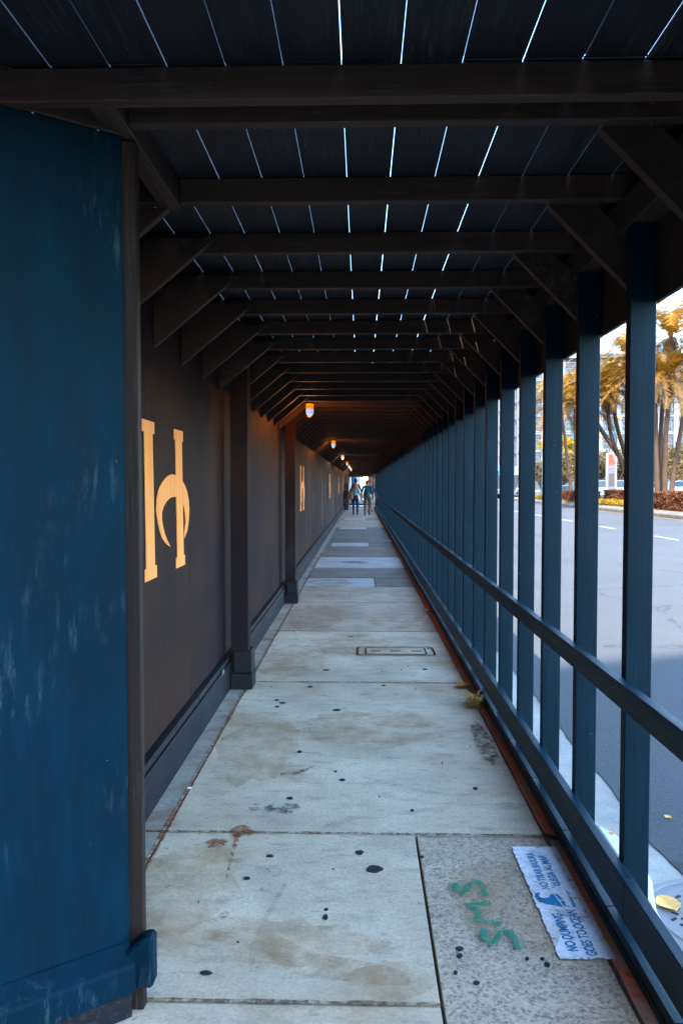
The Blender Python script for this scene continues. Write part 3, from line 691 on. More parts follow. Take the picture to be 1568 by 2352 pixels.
for kind, y, lab in ((1, 9.62, 'nearest and largest caged lamp glowing orange under the walkway roof'), (1, 17.85, 'second caged lamp from the near end, glowing orange'),
                     (0, 26.7, 'third caged lamp, first of the pale white ones'), (1, 35.2, 'fourth caged lamp, small orange glow between two white ones'),
                     (0, 41.2, 'fifth caged lamp, pale white, just beyond the last orange one'), (0, 46.0, 'sixth caged lamp, pale white, second from the far end'), (0, 50.2, 'farthest caged lamp, pale white, above the far opening')):
    make_lamp(kind, y, lab)

# ------------------------------------------------------------------ buildings
# tall block behind the viewer whose shadow falls over the near road
tb = thing('tower_block', 'tall grey office block behind the viewer', 'building', (0, -20, 0), math.atan(.4))
mb = MB().box(-15, -2.2, -12, 0, -.5, 37.6); build(mb, 'wall', 'facade_grey', tb)
mb = MB()
for k in range(11): mb.box(-14.4, -2.8, .0, .06, 1.2+k*3.3, 3.0+k*3.3)
build(mb, 'window_band', 'window_glass', tb)
# unseen block added behind the hoarding to keep sun out of the roof gaps
sb = thing('sun_block_building', 'plain unseen grey block added behind the hoarding wall to block the sun', 'building', (-1.32, 3.4, 0)); build(MB().box(-14, 0, 0, 60, -.5, 11.4), 'wall', 'facade_grey', sb)
build(MB().box(-16, -1.9, -10, -.55, -.5, 20), 'sun_block_wing', 'facade_grey', sb)  # taller unseen block, added to shade the near end of the roof
sm = MB().box(0, .10, 0, 59.6, 0, .35).mesh('floor_edge', 'gutter')
for k in range(3): link('floor_edge', sm, sb, (-.02, .2, 3.4+k*3.2))

def windowed(name, label, loc, rz, nb, ns, bay, story, base, wall, pier, winw, winh, sash=True, sill=True, ornament=False, depth=25, cornice=True, pw=.9):
    """facade in the local xz plane looking along -y, everything built as parts"""
    t = thing(name, label, 'building', loc, rz); Wd = nb*bay; H = base+ns*story+1.6
    build(MB().box(0, Wd, .35, depth, -.5, H), 'wall', wall, t)
    build(MB().box(-.1, Wd+.1, -.05, .349, 0, base-.6), 'plinth', wall, t)
    pm = MB().box(-pw/2, pw/2, 0, .347, 0, ns*story+.6).mesh('pier', pier)
    for i in range(nb+1): link('pier', pm, t, (i*bay, -.12, base-.1))
    cm = MB().box(0, Wd, 0, .2, 0, .32).mesh('cornice', pier); spm = MB().box(0, Wd, 0, .1, 0, story-winh-.4).mesh('spandrel', wall)
    for j in range(ns+1): link('cornice', cm, t, (0, .03, base+j*story-.32)); link('spandrel', spm, t, (0, .16, base+j*story-.32-(story-winh-.4)+.3)) if j else None
    if cornice: build(MB().box(-.8, Wd+.8, -.8, .34, H-.9, H), 'top_cornice', pier, t)
    fw = .09; mb = MB(); a, h = winw/2, winh
    for b_ in ((-a, a, 0, fw), (-a, a, h-fw, h), (-a, -a+fw, 0, h), (a-fw, a, 0, h), (-a, a, h*.5-.05, h*.5+.05)): mb.box(b_[0], b_[1], 0, .08, b_[2], b_[3])
    if sill: mb.box(-a-.15, a+.15, -.12, .1, -.16, -.01)
    fm = mb.mesh('window', pier); gm = MB().box(-a+fw, a-fw, .05, .07, fw, h-fw).mesh('pane', 'window_glass'); bm_ = MB().box(-a+fw, a-fw, .03, .045, h*.55, h-fw).mesh('blind', 'facade_grey')
    ng = 1 if winw < bay*.5 else 1
    for i in range(nb):
        for j in range(ns):
            o = link('window', fm, t, ((i+.5)*bay, .22, base+j*story+.28)); link('pane', gm, o)
            if R.random() < .5: link('blind', bm_, o)
    if ornament:
        om = MB().box(-.5, .5, -.12, 0, 0, .7).mesh('ornament', 'facade_tan')
        for i in range(min(nb, 6)+1):
            for j in range(ns): link('ornament', om, t, (i*bay, -.125, base+(j+1)*story-.95))
    return t
# corner building across the street: long bright front turned to the viewer, ornate side along the street
windowed('corner_building', 'pale stone multi storey building with white piers behind the palms', (33.6, 160, .25), 0, 12, 6, 3.85, 3.62, 4.6, 'facade_grey', 'facade_white', 2.5, 2.1, ornament=True)
windowed('side_wing', 'ornate side wing of the pale corner building facing the street', (33.2, 196, .25), -pi/2, 9, 6, 3.85, 3.62, 4.6, 'facade_grey', 'facade_white', 2.0, 2.2, ornament=True, depth=10)
windowed('distant_block', 'distant pale office block seen through the narrowest post gap', (30, 236, .25), -pi/2, 10, 8, 3.6, 3.3, 3, 'facade_white', 'facade_grey', 2.2, 1.9, depth=20)
windowed('end_block', 'pale building with warm trim beyond the far opening of the walkway', (-14.2, 100, -.1), 0, 4, 4, 3.6, 3.4, 3.4, 'facade_white', 'facade_tan', 2.2, 2.2, depth=14)
windowed('brick_block', 'orange brick building far down the street', (1.2, 118, -.1), 0, 4, 4, 3.0, 3.2, 3, 'facade_brick', 'facade_white', 1.8, 2.0, depth=20)

# ------------------------------------------------------------------ median, hedges
md = structure(thing('median', None, None))
y = 20.
while y < 84:
    mb = MB().extrude([(15.62, 0, -.3), (15.62, 0, .03), (15.68, 0, .09), (16.0, 0, .19), (16.0, 0, -.3)], (0, 2.98, 0)); build(mb, 'kerb_stone', 'median_kerb', md, .02, loc=(0, y, 0)); y += 3
build(MB().box(16.0, 19.8, 20, 84, -.3, .17), 'soil_bed', 'soil', md)
def leafcloud(inside, n, size, rr, mb=None, flat=0):
    mb = mb or MB()
    for _ in range(n):
        p = inside(rr)
        u = Vector((rr.gauss(0, 1), rr.gauss(0, 1), rr.gauss(0, 1))).normalized(); v = u.cross(Vector((rr.gauss(0, 1), rr.gauss(0, 1), rr.gauss(0, 1)))).normalized()
        s_ = size*rr.uniform(.6, 1.3); i = mb.vs([p-u*s_, p-v*s_*.45, p+u*s_, p+v*s_*.45]); mb.face((i, i+1, i+2, i+3))
    return mb
def hedge(label, x0, x1, y0, y1, h, n):
    rr = random.Random(int(y0*10)); t = thing('hedge', label, 'hedge', ((x0+x1)/2, y0, .17), 0, None); cx = (x1-x0)/2; L = y1-y0
    def ins(r):
        s_ = r.random()
        if s_ < .45: p = Vector((-cx+abs(r.gauss(0, .05)), r.uniform(0, L), r.uniform(0, h)))
        elif s_ < .85: p = Vector((r.uniform(-cx, cx), r.uniform(0, L), h-abs(r.gauss(0, .06))))
        else: p = Vector((r.uniform(-cx, cx), r.choice([0, L])+r.gauss(0, .05), r.uniform(0, h)))
        p.z += .09*mnoise.noise(Vector((p.x*1.5+x0, p.y*1.2+y0, 0))); p.x += .08*mnoise.noise(Vector((p.z*3, p.y*1.7+y0, 5))); return p
    build(leafcloud(ins, n, .055, rr), 'foliage', 'hedge_rust', t)
    build(MB().box(-cx+.12, cx-.1, .08, L-.08, 0, h-.14), 'inner_twigs', 'trunk_brown', t); return t
hedge('long rust red clipped hedge on the median, nearest on the right of the first post', 16.35, 17.7, 31, 44.3, 1.02, 15000)
hedge('short dark clipped hedge behind the yellow ground cover, left of the totem sign', 16.95, 18.1, 49.5, 54.5, .98, 6000)
hedge('rust brown clipped hedge on the median in front of the white suv', 16.2, 17.5, 56.5, 63.5, .88, 8000)
def cover(x0, x1, y0, y1, h, n):
    rr = random.Random(int(y0)); ins = lambda r: Vector((r.uniform(x0, x1), r.uniform(y0, y1), .17+h*r.random()**.5*(.7+.5*mnoise.noise(Vector((r.random()*3, y0, 0))))))
    o = build(leafcloud(ins, n, .06, rr), 'ground_cover', 'cover_yellow'); o['kind'] = 'stuff'
cover(16.02, 17.0, 44.5, 56, .42, 9000); cover(16.02, 17.6, 63.8, 76, .5, 8000); cover(16.0, 16.4, 56, 64, .15, 1500)

# ------------------------------------------------------------------ palms
def crown_mesh(seed, nf, L, leaf, dull=0):
    rr = random.Random(seed); mb = MB()
    for k in range(nf):
        az = k*2.39996+rr.uniform(-.2, .2); el = radians(rr.choice([78, 62, 48, 35, 20, 5, -12])+rr.uniform(-8, 8)); l = L*rr.uniform(.8, 1.1)*(.85 if el > 1 else 1)
        mb.cur = 1 if rr.random() < dull or el < -.05 else rr.choice([0, 0, 2, 3])
        p = Vector((0, 0, 0)); n = 16; dirh = Vector((cos(az), sin(az), 0)); e = el; path = []
        for j in range(n+1):
            path.append(p.copy()); p = p+(dirh*cos(e)+Vector((0, 0, sin(e))))*(l/n); e -= (1.45+.65*(el > .6)+.3*(el > 1))/n*(.35+1.3*j/n)
        for j in range(n):
            a, c = path[j], path[j+1]; t = (c-a).normalized(); sd = t.cross(Vector((0, 0, 1))).normalized(); up = sd.cross(t)
            w0 = .022*(1-j/n)+.006; i = mb.vs([a-sd*w0, a+sd*w0, c+sd*w0*.9, c-sd*w0*.9]); mb.face((i, i+1, i+2, i+3))
            if j < 2: continue
            for q in range(2):
                b_ = a.lerp(c, q/2); fr = (j+q/2)/n; ll = l*.14*math.sin(pi*min(1, .12+fr*.86))**.6+.05
                for sg in (-1, 1):
                    dv = (sd*sg*(.80)+t*(.62+.35*fr)+up*rr.uniform(-.15, .35)).normalized(); tip = b_+dv*ll*rr.uniform(.85, 1.1)+Vector((0, 0, -ll*.14)); wv_ = t*leaf
                    i = mb.vs([b_-wv_, b_+wv_, b_.lerp(tip, .55)+wv_*.9, tip, b_.lerp(tip, .55)-wv_*.6]); mb.face((i, i+1, i+2, i+3, i+4))
    return mb.mesh('crown', ['palm_leaf', 'palm_leaf_dull', 'palm_leaf_bright', 'palm_leaf_deep'])
crowns = [crown_mesh(1, 48, 4.4, .034, .15), crown_mesh(2, 44, 4.0, .034, .2), crown_mesh(3, 26, 2.0, .013, .1)]
def skirt_mesh(seed, r):
    rr = random.Random(seed); mb = MB()
    for k in range(160):
        a = rr.uniform(0, 2*pi); r0 = rr.uniform(.08, .25)*r; L = rr.uniform(.6, 1.7)*r
        p0 = Vector((cos(a)*r0, sin(a)*r0, rr.uniform(-.5, .1))); p1 = p0+Vector((cos(a)*rr.uniform(.1, .5), sin(a)*rr.uniform(.1, .5), -L)); u = Vector((-sin(a), cos(a), 0))*.03
        i = mb.vs([p0-u, p0+u, p1]); mb.face((i, i+1, i+2))
    return mb.mesh('dead_skirt', 'palm_skirt')
skirt = skirt_mesh(4, 1.0)
def palm(label, pts, cm, rad=.17, rz=0, sc=1, sk=True):
    b0 = Vector(pts[0]); t = thing('palm_tree', label, 'palm', b0, 0, 'palms on the planted median')
    # smooth the trunk through the points
    P_ = [Vector(p)-b0 for p in pts]; path = []
    for i in range(len(P_)-1):
        p0, p1, p2, p3 = P_[max(i-1, 0)], P_[i], P_[i+1], P_[min(i+2, len(P_)-1)]
        for q in range(8):
            s_ = q/8; path.append(.5*((2*p1)+(-p0+p2)*s_+(2*p0-5*p1+4*p2-p3)*s_*s_+(-p0+3*p1-3*p2+p3)*s_**3))
    path.append(P_[-1]); n = len(path)
    rads = [rad*.85*(1.15-.35*k/n)*(1+.10*(k % 2)) for k in range(n)]
    build(MB().tube(path, rads, 9), 'trunk', 'trunk_brown', t)
    o = link('crown', crowns[cm], t, P_[-1], (0, 0, rz)); o.scale = (sc, sc, sc)
    if sk: o = link('dead_skirt', skirt, t, P_[-1], (0, 0, rz)); o.scale = (sc, sc, sc)
G = .17
palm('tall palm right of the first post, curved trunk leaning right under a shaggy crown', [(18.35, 47, G), (18.28, 47, 3.0), (18.35, 47, 5.1), (18.66, 47, 8.2)], 0, .17, .3)
palm('tallest palm, crown rising above the others into the open sky at the right', [(18.5, 48, G), (18.6, 48.5, 5), (19.3, 49, 10.7)], 0, .15, 2.1, 1.4)
palm('palm with an upright trunk half hidden by the right edge of the first post', [(17.9, 47, G), (17.75, 47, 4), (17.7, 47.2, 7.9)], 1, .16, 1.3)
palm('short palm leaning right at the photo edge with a small tufted crown', [(18.45, 46.6, G), (18.75, 46.5, 3.2), (19.06, 46.5, 5.1), (19.12, 46.5, 6.3)], 2, .15, .7, .9, False)
palm('leftmost leaning palm of the clump behind the totem sign', [(18.5, 52, G), (17.7, 52, 2.6), (16.0, 52, 5.2), (15.0, 52, 6.9)], 1, .17, .2)
palm('middle leaning palm of the clump behind the totem sign, straight lower trunk', [(18.3, 51.5, G), (17.3, 51.7, 2.9), (16.6, 52, 5.1), (16.35, 52, 7.6)], 1, .15, 1.9)
palm('rightmost leaning palm of the clump between the first two posts, strongly curved trunk', [(18.9, 52.5, G), (18.1, 52.5, 2.6), (17.2, 52.5, 5.5), (16.75, 52.5, 8.1)], 0, .16, .8)
palm('tall palm whose crown fills the top of the gap between the first two posts', [(18.7, 54, G), (18.5, 54, 6), (18.3, 54, 10.4)], 0, .16, 2.7, 1.05)
palm('slender palm on the left in the gap between the second and third posts', [(16.9, 62, G), (16.45, 62, 3.2), (16.2, 62, 5.4), (15.8, 62, 7.6)], 1, .14, .5, .95)
palm('slender upright palm on the right in the gap between the second and third posts', [(17.15, 62, G), (17.1, 62, 3.2), (17.0, 62, 6.3), (16.95, 62, 9.0)], 1, .14, 2.4)
palm('palm seen only by its orange crown between the third and fourth posts', [(16.9, 68, G), (16.8, 68, 5), (16.5, 68, 8.6)], 1, .15, 1.2)
# young low palms in the bed
for (x, y, z, s_, rz, lab) in ((17.35, 51, .1, .62, .4, 'young trunkless palm among the hedge in front of the totem sign'), (17.9, 49.5, 2.9, .55, 1.4, 'small palm tuft level with the top of the totem sign'), (18.3, 40.2, .5, .4, 2.2, 'young spiky plant above the nearest hedge')):
    t = thing('young_palm', lab, 'palm', (x, y, G)); o = link('crown', crowns[2], t, (0, 0, z), (0, 0, rz)); o.scale = (s_*1.3,)*3
    build(MB().tube([(0, 0, 0), (.03, 0, z*.5+.1), (0, 0, z+.05)], [.14, .12, .1], 8), 'trunk', 'trunk_brown', t)

# ------------------------------------------------------------------ round street trees
def tree(label, x, y, h, r, mat, seed, n=5200, name='street_tree', z0=.27):
    rr = random.Random(seed); t = thing(name, label, 'tree', (x, y, z0)); mb = MB()
    limbs = []
    fork = h*.22
    mb.tube([(0, 0, 0), (.05, 0, fork*.6), (0, .05, fork)], [.26, .2, .17], 8)
    lobes = []
    for k in range(8):
        a = k*2*pi/8+rr.uniform(-.3, .3); rr_ = r*rr.uniform(.35, .75); z = h*rr.uniform(.5, .82)
        tip = Vector((cos(a)*rr_, sin(a)*rr_, z)); mb.tube([(0, 0, fork*.9), tip*.5+Vector((0, 0, fork*.25)), tip], [.12, .08, .03], 6); lobes.append((tip, r*rr.uniform(.34, .5)))
    lobes += [(Vector((rr.uniform(-.2, .2)*r, rr.uniform(-.2, .2)*r, h*.82)), r*.5), (Vector((0, 0, h*.62)), r*.55)]
    build(mb, 'trunk', 'bark_grey', t)
    def ins(q):
        c, R_ = q.choice(lobes); v = Vector((q.gauss(0, 1), q.gauss(0, 1), q.gauss(0, 1))).normalized(); p = c+v*R_*(q.random()**.28)*Vector((1, 1, .8)).length/1.6
        return c+Vector((v.x, v.y, v.z*.72))*R_*(q.random()**.3)*(1+.25*mnoise.noise(v*2.5+c))
    build(leafcloud(ins, n, .17, rr), 'crown', mat, t); return t
tree('khaki round street tree right of the first post behind the white car', 38.2, 92, 5.9, 4.6, 'tree_khaki', 21, 6500)
tree('khaki street tree at the right edge, its bare forked limbs above the white car', 42.8, 97, 6.2, 4.2, 'tree_khaki', 22, 5500)
tree('khaki street tree spreading right behind the white totem sign', 30.2, 92, 5.4, 3.6, 'tree_khaki', 23)
tree('khaki street tree left of the totem sign, behind the second post', 26.6, 93, 5.2, 3.4, 'tree_khaki', 24)
tree('khaki street tree behind the white suv', 24.2, 94, 4.6, 2.8, 'tree_khaki', 25)
tree('small khaki street tree by the ornate building between the third and fourth posts', 21.6, 93, 3.9, 2.2, 'tree_khaki', 26, 3500)
tree('bright yellow tree between the slender palms, taller than the khaki ones', 25.6, 100, 8.2, 3.0, 'tree_yellow', 27)
tree('khaki street tree hidden mostly behind the first post', 34.2, 93, 5.6, 3.9, 'tree_khaki', 28)

# ------------------------------------------------------------------ cars
def car(label, loc, rz, colour, suv=0, group=None):
    t = thing('parked_car' if not suv else 'parked_suv', label, 'car', loc, rz, group); L = 4.5; hw_ = .9; r = .33
    hb = .92 if not suv else 1.05; ht = 1.44 if not suv else 1.72
    # lower body from side profile with wheel arches (x = length)
    def arch(cx): return [(cx+.40*cos(a), .30+.38*sin(a)) for a in [pi-k*pi/7 for k in range(8)]]
    low = [(-L/2, .32)]+arch(-1.38)+arch(1.32)+[(L/2-.02, .30), (L/2, .62), (L/2-.12, hb-.18), (L/2-.5, hb-.08), (1.05, hb), (-1.75, hb+.02), (-L/2+.10, hb-.02), (-L/2, .66)]
    mb = MB(); secs = [(-hw_, 1, .03), (-hw_*.93, 1, 0), (hw_*.93, 1, 0), (hw_, 1, .03)]
    prev = None; n = len(low)
    for yy, k, ins_ in secs:
        cz = .55; ring_ = mb.vs([(x*(1-ins_*.5), yy, cz+(z-cz)*(1-ins_*2) if z > cz else z) for x, z in low])
        if prev is not None:
            for j in range(n): mb.face((prev+j, prev+(j+1) % n, ring_+(j+1) % n, ring_+j))
        else: mb.face([ring_+j for j in range(n)])
        prev = ring_
    mb.face([prev+j for j in range(n)][::-1])
    # roof and pillars
    rx0, rx1 = (-1.15, .25) if not suv else (-1.85, .35)
    wx0, wx1 = (-1.95, 1.15) if not suv else (-2.1, 1.2)
    rw = hw_*.70
    mb.box(rx0, rx1, -rw, rw, ht-.05, ht)
    for sy in (-1, 1):
        for (a, b_) in (((wx1, hb-.02), (rx1, ht-.03)), ((wx0, hb-.02), (rx0, ht-.03)), ((-.45, hb-.02), (-.45, ht-.03))):
            mb.tube([(a[0], sy*(hw_-.07), a[1]), (b_[0], sy*rw, b_[1])], .035, 4)
    build(mb, 'body', colour, t, smooth=False)
    mb = MB(); g0 = .012
    ys0, ys1 = hw_-.085, rw-.01
    mb.v += [(wx0+.06, -ys0, hb), (wx1-.06, -ys0, hb), (wx1-.06, ys0, hb), (wx0+.06, ys0, hb), (rx0+.02, -ys1, ht-.045), (rx1-.02, -ys1, ht-.045), (rx1-.02, ys1, ht-.045), (rx0+.02, ys1, ht-.045)]
    for q in ((0, 1, 5, 4), (1, 2, 6, 5), (2, 3, 7, 6), (3, 0, 4, 7)): mb.face(q)
    build(mb, 'windows', 'car_glass', t)
    wm = MB().lathe([(r-.04, -.1), (r, -.07), (r, .07), (r-.04, .1)], n=18).mesh('wheel', 'tyre'); rm = MB().lathe([(r*.62, -.105), (r*.62, .105)], n=14).mesh('rim', 'rim')
    for x in (-1.38, 1.32):
        for sy in (-1, 1): o = link('wheel', wm, t, (x, sy*(hw_-.1), r), (pi/2, 0, 0)); link('rim', rm, o)
    for sy in (-1, 1):
        build(MB().box(-L/2-.012, -L/2+.14, sy*.62-.2, sy*.62+.2, hb-.30, hb-.12), 'taillight', 'lens_red', t, .01)
        build(MB().box(L/2-.24, L/2-.03, sy*.62-.18, sy*.62+.18, hb-.34, hb-.22), 'headlight', 'sign_white', t, .01)
        build(MB().box(.85, 1.0, sy*(hw_+.02)-.08, sy*(hw_+.02)+.08, hb, hb+.13), 'mirror', colour, t, .02)
    build(MB().box(-L/2-.016, -L/2+.02, -.26, .26, .56, .68), 'number_plate', 'sign_white', t)
    return t
car('white suv parked beyond the median behind the slender palms', (23.6, 76, .2), radians(170), 'car_white', 1)
car('light blue sedan with an amber lit tail light left of the khaki tree', (20.4, 79, .0), radians(82), 'car_blue')
car('dark car with a red tail light by the striped awning', (22.5, 108, .1), radians(80), 'car_dark')
car('white sedan at the right photo edge above the nearest hedge', (27.6, 68, .42), radians(176), 'car_white')
car('pale blue car nosing out beside the forked palm trunks', (28.5, 76, .3), radians(186), 'car_silver')
car('silver car parked further along the far kerb beyond the totem sign', (26.5, 84, .2), radians(176), 'car_silver')
car('pale car waiting beyond the far opening of the walkway', (-1.0, 74, -.165), radians(178), 'car_white')

# ------------------------------------------------------------------ totem sign, signals, lamps
ts = thing('totem_sign', 'tall white totem sign with an orange and grey swoosh emblem and dark screen', 'sign', (24.1, 75, .2), radians(-12)); H = 4.45
mb = MB().extrude([(-.5, 0, 0), (.5, 0, 0), (.5, 0, H+.12), (-.5, 0, H-.12)], (0, .28, 0)); build(mb, 'body', 'sign_white', ts)
build(MB().box(-.36, .38, -.012, -.001, .05, H-.2), 'face_panel', 'sign_grey', ts)
mb = MB().extrude([(-.24, -.03, H-1.28)] + [(-.24, -.03, H-.25), (.06, -.03, H-.16)] + [(.06+.20*sin(k*pi/12), -.03, H-.2-.9*k/6) for k in range(1, 6)] + [(-.02, -.03, H-1.12)], (0, .012, 0)); build(mb, 'emblem_swoosh', 'sign_red', ts)
mb = MB().extrude([(.26, -.03, H-.12), (.36, -.03, H-.08), (.36, -.03, H-.62)], (0, .012, 0)); build(mb, 'emblem_swoosh', 'sign_red', ts)
mb = MB().extrude([(-.10, -.034, H-1.3), (.12, -.034, H-1.10), (.36, -.034, H-.86), (.36, -.034, H-1.12), (.1, -.034, H-1.26)], (0, .012, 0)); build(mb, 'emblem_swoosh', 'sign_red', ts)
def wall_text(s, size, mat, parent, x, y, z, width=None):
    return text_mesh(s, size, mat, 'lettering', parent, Matrix.Translation((x, y, z)) @ Matrix.Rotation(pi/2, 4, 'X'), .004, width)
wall_text('MTS', .24, 'sign_red', ts, -.2, -.016, H-1.72, .55)
wall_text('Metropolitan', .10, 'sign_dark', ts, -.05, -.016, H-1.92, .38)
build(MB().lathe([(.06, 0), (.06, .01)], n=12), 'round_mark', 'sign_dark', ts, loc=(.0, -.014, H-2.12), rot=(pi/2, 0, 0))
wall_text('Santa Fe Depot', .10, 'sign_dark', ts, -.25, -.016, H-2.42, .55)
build(MB().box(-.24, .28, -.03, -.014, 1.15, 1.15+1.25), 'screen', 'sign_dark', ts)
for z in (.98, 1.02+1.45, H-1.4): build(MB().box(-.505, .505, -.008, .285, z, z+.025), 'seam', 'sign_grey', ts)

def signal(label, loc, rz, arm=None, h=5.5, colour='lens_amber'):
    t = thing('traffic_signal', label, 'traffic light', loc, rz)
    build(MB().tube([(0, 0, 0), (0, 0, h)], [.11, .08], 10), 'pole', 'pole_teal', t)
    hx = 0
    if arm: build(MB().tube([(0, 0, h-.9), (arm*.5, 0, h-.2), (arm, 0, h+.05)], [.08, .06, .05], 8), 'arm', 'pole_teal', t); hx = arm
    hz = h-1.2 if arm else h-1.1
    b_ = build(MB().box(hx-.3, hx+.3, -.34, -.04, hz, hz+1.3), 'signal_head', 'pole_teal', t, .04)
    for k in range(3):
        build(MB().lathe([(.11, 0), (.11, .03)], n=14), 'lens', colour if k == 0 else 'sign_dark', b_, loc=(hx, -.345, hz+1.05-k*.4), rot=(pi/2, 0, 0))
    return t
signal('teal traffic signal hanging on a mast arm between the second and third posts', (25.4, 78, .2), 0, -4.0, 7.0, 'sign_dark')
signal('teal signal with a round amber light beside the leaning palm trunks', (27.0, 78, .2), 0, None, 5.1, 'lens_amber')
s1 = signal('distant traffic signal with a glowing red light in the narrowest post gap', (18.0, 100, -.1), 0, None, 3.9, 'signal_red')
for dz_, m_ in ((-.95, 'signal_amber'),): build(MB().lathe([(.09, 0), (.09, .03)], n=12), 'lower_lens', m_, s1, loc=(0, -.35, 2.15), rot=(pi/2, 0, 0))
lp = thing('street_lamp', 'thin teal street lamp with a curved arm in front of the ornate building', 'street lamp', (21.0, 90, .2))
build(MB().tube([(0, 0, 0), (0, 0, 5.4)], [.09, .06], 8), 'pole', 'pole_teal', lp)
build(MB().tube([(0, 0, 4.4), (-.15, 0, 5.2), (-.6, 0, 5.75), (-1.3, 0, 5.95)], .05, 6), 'arm', 'pole_teal', lp)
build(MB().box(-1.7, -1.2, -.12, .12, 5.88, 6.0), 'lamp_head', 'pole_teal', lp, .03)
aw = thing('awning', 'blue and white striped arched awning on the ornate corner building', 'awning', (32.0, 158, .2))
for k in range(7): build(MB().extrude([(0, 0, 3.2), (-1.5, 0, 3.2), (-1.3, 0, 4.2), (-.6, 0, 4.8), (0, 0, 5.0)], (0, .98, 0)), 'stripe', 'awning_blue' if k % 2 else 'facade_white', aw, loc=(0, k, 0))

# things beyond the far opening
bp = thing('banner_post', 'blue post carrying two pale banners beyond the far opening', 'banner', (-2.6, 62, -.17))
build(MB().box(-.18, .18, -.1, .1, 0, 4.6), 'pole', 'awning_blue', bp, .02)
for x in (.22, .85): build(MB().box(x, x+.5, -.03, .0, 1.85, 3.6), 'banner', 'sign_white', bp)
bp.location = (-2.35, 66, -.17); bp.rotation_euler = (0, 0, 0)
for (x, y, h, r, m, lab) in ((-3.6, 78, 5.5, 2.2, 'tree_yellow', 'yellow leafed tree beyond the left side of the far opening'), (1.9, 84, 6, 2.0, 'tree_khaki', 'khaki tree beyond the right side of the far opening')):
    tree(lab, x, y, h, r, m, int(x*10+99), 2200, z0=-.17)
ub = thing('blue_column', 'dark blue kiosk column seen through the middle of the far opening', 'kiosk', (-.55, 60, -.17))
build(MB().lathe([(.22, 0), (.22, 2.2), (.26, 2.25), (.05, 2.5)], n=16), 'body', 'awning_blue', ub)
hy = thing('fire_hydrant', 'small yellow hydrant beyond the far opening', 'hydrant', (-1.0, 57.5, -.17))
build(MB().lathe([(.12, 0), (.12, .05), (.09, .08), (.09, .5), (.11, .52), (.08, .62), (.02, .68)], n=14), 'body', 'road_yellow', hy); build(MB().tube([(-.16, 0, .4), (.16, 0, .4)], .045, 8), 'outlet', 'road_yellow', hy)

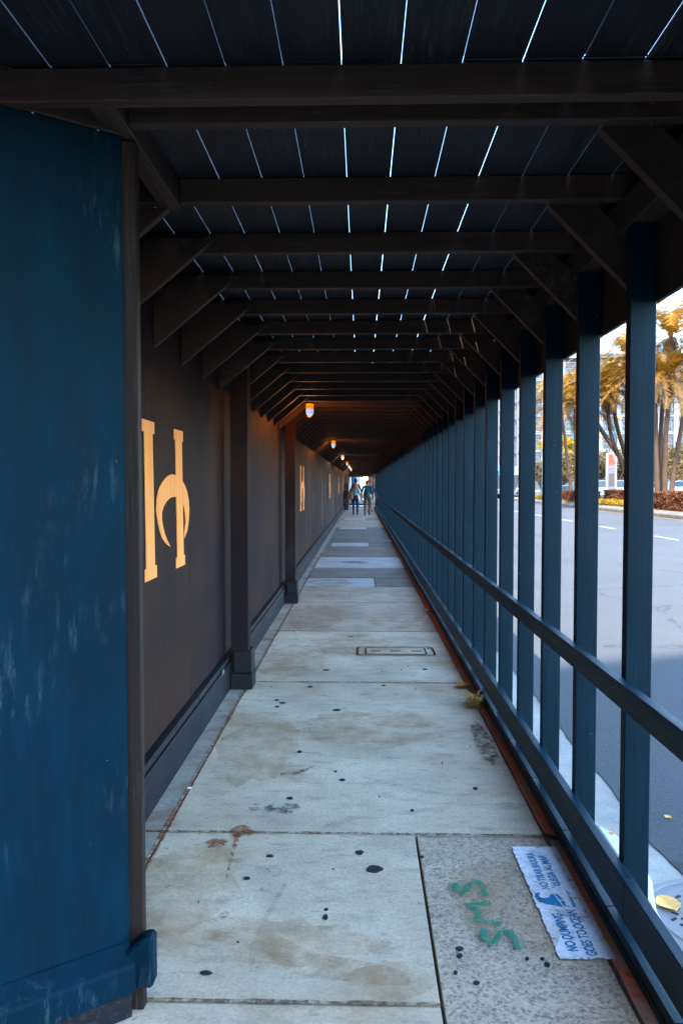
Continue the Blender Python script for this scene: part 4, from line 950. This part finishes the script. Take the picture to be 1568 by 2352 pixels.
# ------------------------------------------------------------------ people
def person(label, loc, rz, H, top, legs, step=.14, bare_legs=False, bare_arms=False, hair='hair_brown', hairlen=.0, cap=None, arms=((-.10, .0), (.10, .0)), female=False, shoe='shoe_black', bald=0):
    t = thing('person', label, 'person', loc, rz); k = H/1.75
    sh = .165 if female else .20; hp = .095
    V, E_, Rr = [], [], []
    def v(x, y, z, r, r2=None): V.append((x*k, y*k, z*k)); Rr.append((r*k, (r2 or r)*k)); return len(V)-1
    def e(*ids):
        for a, b_ in zip(ids, ids[1:]): E_.append((a, b_))
    pel = v(0, 0, .95, .135 if not female else .15, .10); wai = v(0, 0, 1.08, .12 if not female else .11, .085); ches = v(0, .0, 1.27, .135 if not female else .125, .10); nk = v(0, .0, 1.44, .085, .075); n2 = v(0, .005, 1.50, .052); hd = v(0, .01, 1.60, .078, .085); ht_ = v(0, .01, 1.68, .070, .078)
    e(pel, wai, ches, nk, n2, hd, ht_)
    for i, sx_ in enumerate((-1, 1)):
        ph = step*(1 if i else -1)
        h = v(sx_*hp, 0, .90, .095); kn = v(sx_*(hp+.01), ph*.6+.03, .50, .062); an = v(sx_*(hp+.01), ph*1.0-.03, .09+(.03 if ph < 0 else 0), .042); hl = v(sx_*(hp+.01), ph-.06, .045+(.03 if ph < 0 else 0), .036); to = v(sx_*(hp+.02), ph+.15, .032, .032)
        e(pel, h, kn, an, hl); e(an, to)
        s0 = v(sx_*sh*.85, 0, 1.41, .058); ax, ay = arms[i]
        el_ = v(sx_*(sh+.03)+ax*.5, ay*.5-.02, 1.13, .043); wr = v(sx_*(sh+.04)+ax, ay+.03, .89, .028); pa = v(sx_*(sh+.04)+ax, ay+.04, .83, .028, .018)
        e(nk, s0, el_, wr, pa)
        for f in range(4): a1 = v(sx_*(sh+.04)+ax+(.0), ay+.015+f*.018, .775-.006*(f in (1, 2)), .0095); a2 = v(sx_*(sh+.04)+ax-sx_*.012, ay+.017+f*.018, .74, .008); e(pa, a1, a2)
        th = v(sx_*(sh+.03)+ax, ay+.075, .80, .009); e(pa, th)
    me = bpy.data.meshes.new('body'); me.from_pydata(V, E_, []); ob = bpy.data.objects.new('tmp', me); C.objects.link(ob)
    ob.modifiers.new('sk', 'SKIN'); ob.modifiers.new('ss', 'SUBSURF').levels = 1
    for i, (a, b_) in enumerate(Rr): me.skin_vertices[0].data[i].radius = (a, b_); me.skin_vertices[0].data[i].use_root = (i == 0)
    dg = bpy.context.evaluated_depsgraph_get(); dg.update(); bm_ = bpy.data.meshes.new_from_object(ob.evaluated_get(dg)); bpy.data.objects.remove(ob)
    bm_.materials.clear()
    for m_ in ('skin', top, legs, shoe): bm_.materials.append(M[m_])
    for p in bm_.polygons:
        c = p.center/k; p.use_smooth = True; arm = abs(c.x) > sh*.98 or (abs(c.x) > sh*.8 and c.z < .86 and c.z > .7)
        if c.z > 1.475: mi = 0
        elif c.z < .095 or (c.z < .11 and c.y > .1): mi = 3
        elif arm and c.z > .70 and (abs(c.x) > hp+.125): mi = 0 if (c.z < .885 or (bare_arms and c.z < 1.30)) else 1
        elif c.z > (1.0 if not female else 1.06): mi = 1
        elif bare_legs and c.z < .52: mi = 0
        else: mi = 2
        p.material_index = mi
    body = link('body', bm_, t)
    # head details
    mb = MB().lathe([(.035*k, -.02*k), (.075*k, .02*k), (.088*k, .07*k), (.080*k, .125*k), (.045*k, .16*k), (.01*k, .17*k)], n=14)
    if hairlen:
        mb = MB().lathe([(.06*k, -hairlen*k), (.105*k, (-hairlen+.05)*k), (.112*k, -.02*k), (.105*k, .06*k), (.092*k, .12*k), (.05*k, .16*k), (.01*k, .17*k)], n=16)
    if not bald or True:
        hh = build(mb, 'hair', hair, t, smooth=True, loc=(0, -.02*k, 1.575*k)); hh.scale = (1, 1.05, 1)
    if cap:
        c_ = build(MB().lathe([(.098*k, 0), (.10*k, .05*k), (.08*k, .10*k), (.02*k, .125*k)], n=16), 'cap', cap, t, smooth=True, loc=(0, 0, 1.64*k)); build(MB().lathe([(.075*k, 0), (.075*k, .012*k)], n=12), 'peak', cap, c_, loc=(0, .09*k, 0))
    for sy in (-1, 1): build(MB().lathe([(.008*k, -.025*k), (.018*k, 0), (.010*k, .026*k)], n=8), 'ear', 'skin', t, loc=(sy*.083*k, .012*k, 1.60*k))
    build(MB().tube([(0, .085*k, 1.605*k), (0, .112*k, 1.578*k)], [.008*k, .014*k], 6), 'nose', 'skin', t)
    return t
WM = (-.285, 38.2, 0)
person('woman with red hair, pale blue top and navy trousers walking away hand in hand', WM, .04, 1.66, 'shirt_pale', 'trousers_navy', .10, bare_arms=True, hair='hair_red', hairlen=.17, female=True, shoe='skin', arms=((-.02, .05), (.085, .02)))
person('bald man in a dark teal sweater and grey trousers, right of the couple holding hands', (.30, 38.25, 0), -.03, 1.80, 'sweater_teal', 'trousers_grey', .13, hair='hair_brown', arms=((-.075, .0), (.03, .04)))
person('person in a blue cap and black jacket walking ahead of the red haired woman', (-.30, 43.2, 0), 0, 1.86, 'jacket_black', 'shorts_tan', .15, bare_legs=True, hair='hair_brown', cap='cap_blue')
person('person with dark hair walking ahead of the man, mostly hidden behind him', (.47, 42.0, 0), 0, 1.80, 'sweater_teal', 'shorts_tan', .15, bare_legs=True, hair='hair_brown')
bgt = thing('shoulder_bag', 'large brown and tan tote bag hanging from the red haired woman shoulder', 'bag', (-.53, 38.12, .78))
build(MB().extrude([(-.20, -.06, .0), (.14, -.06, .06), (.12, -.06, .42), (-.10, -.06, .46)], (0, .12, 0)), 'bag_body', 'bag_brown', bgt, .02)
build(MB().extrude([(.05, -.075, .06), (.15, -.075, .07), (.14, -.075, .38), (.05, -.075, .38)], (0, .012, 0)), 'front_pocket', 'bag_tan', bgt, .003)
build(MB().tube([(-.06, 0, .42), (.06, 0, .62), (.11, 0, .64), (.11, 0, .42)], .012, 6), 'strap', 'bag_brown', bgt)
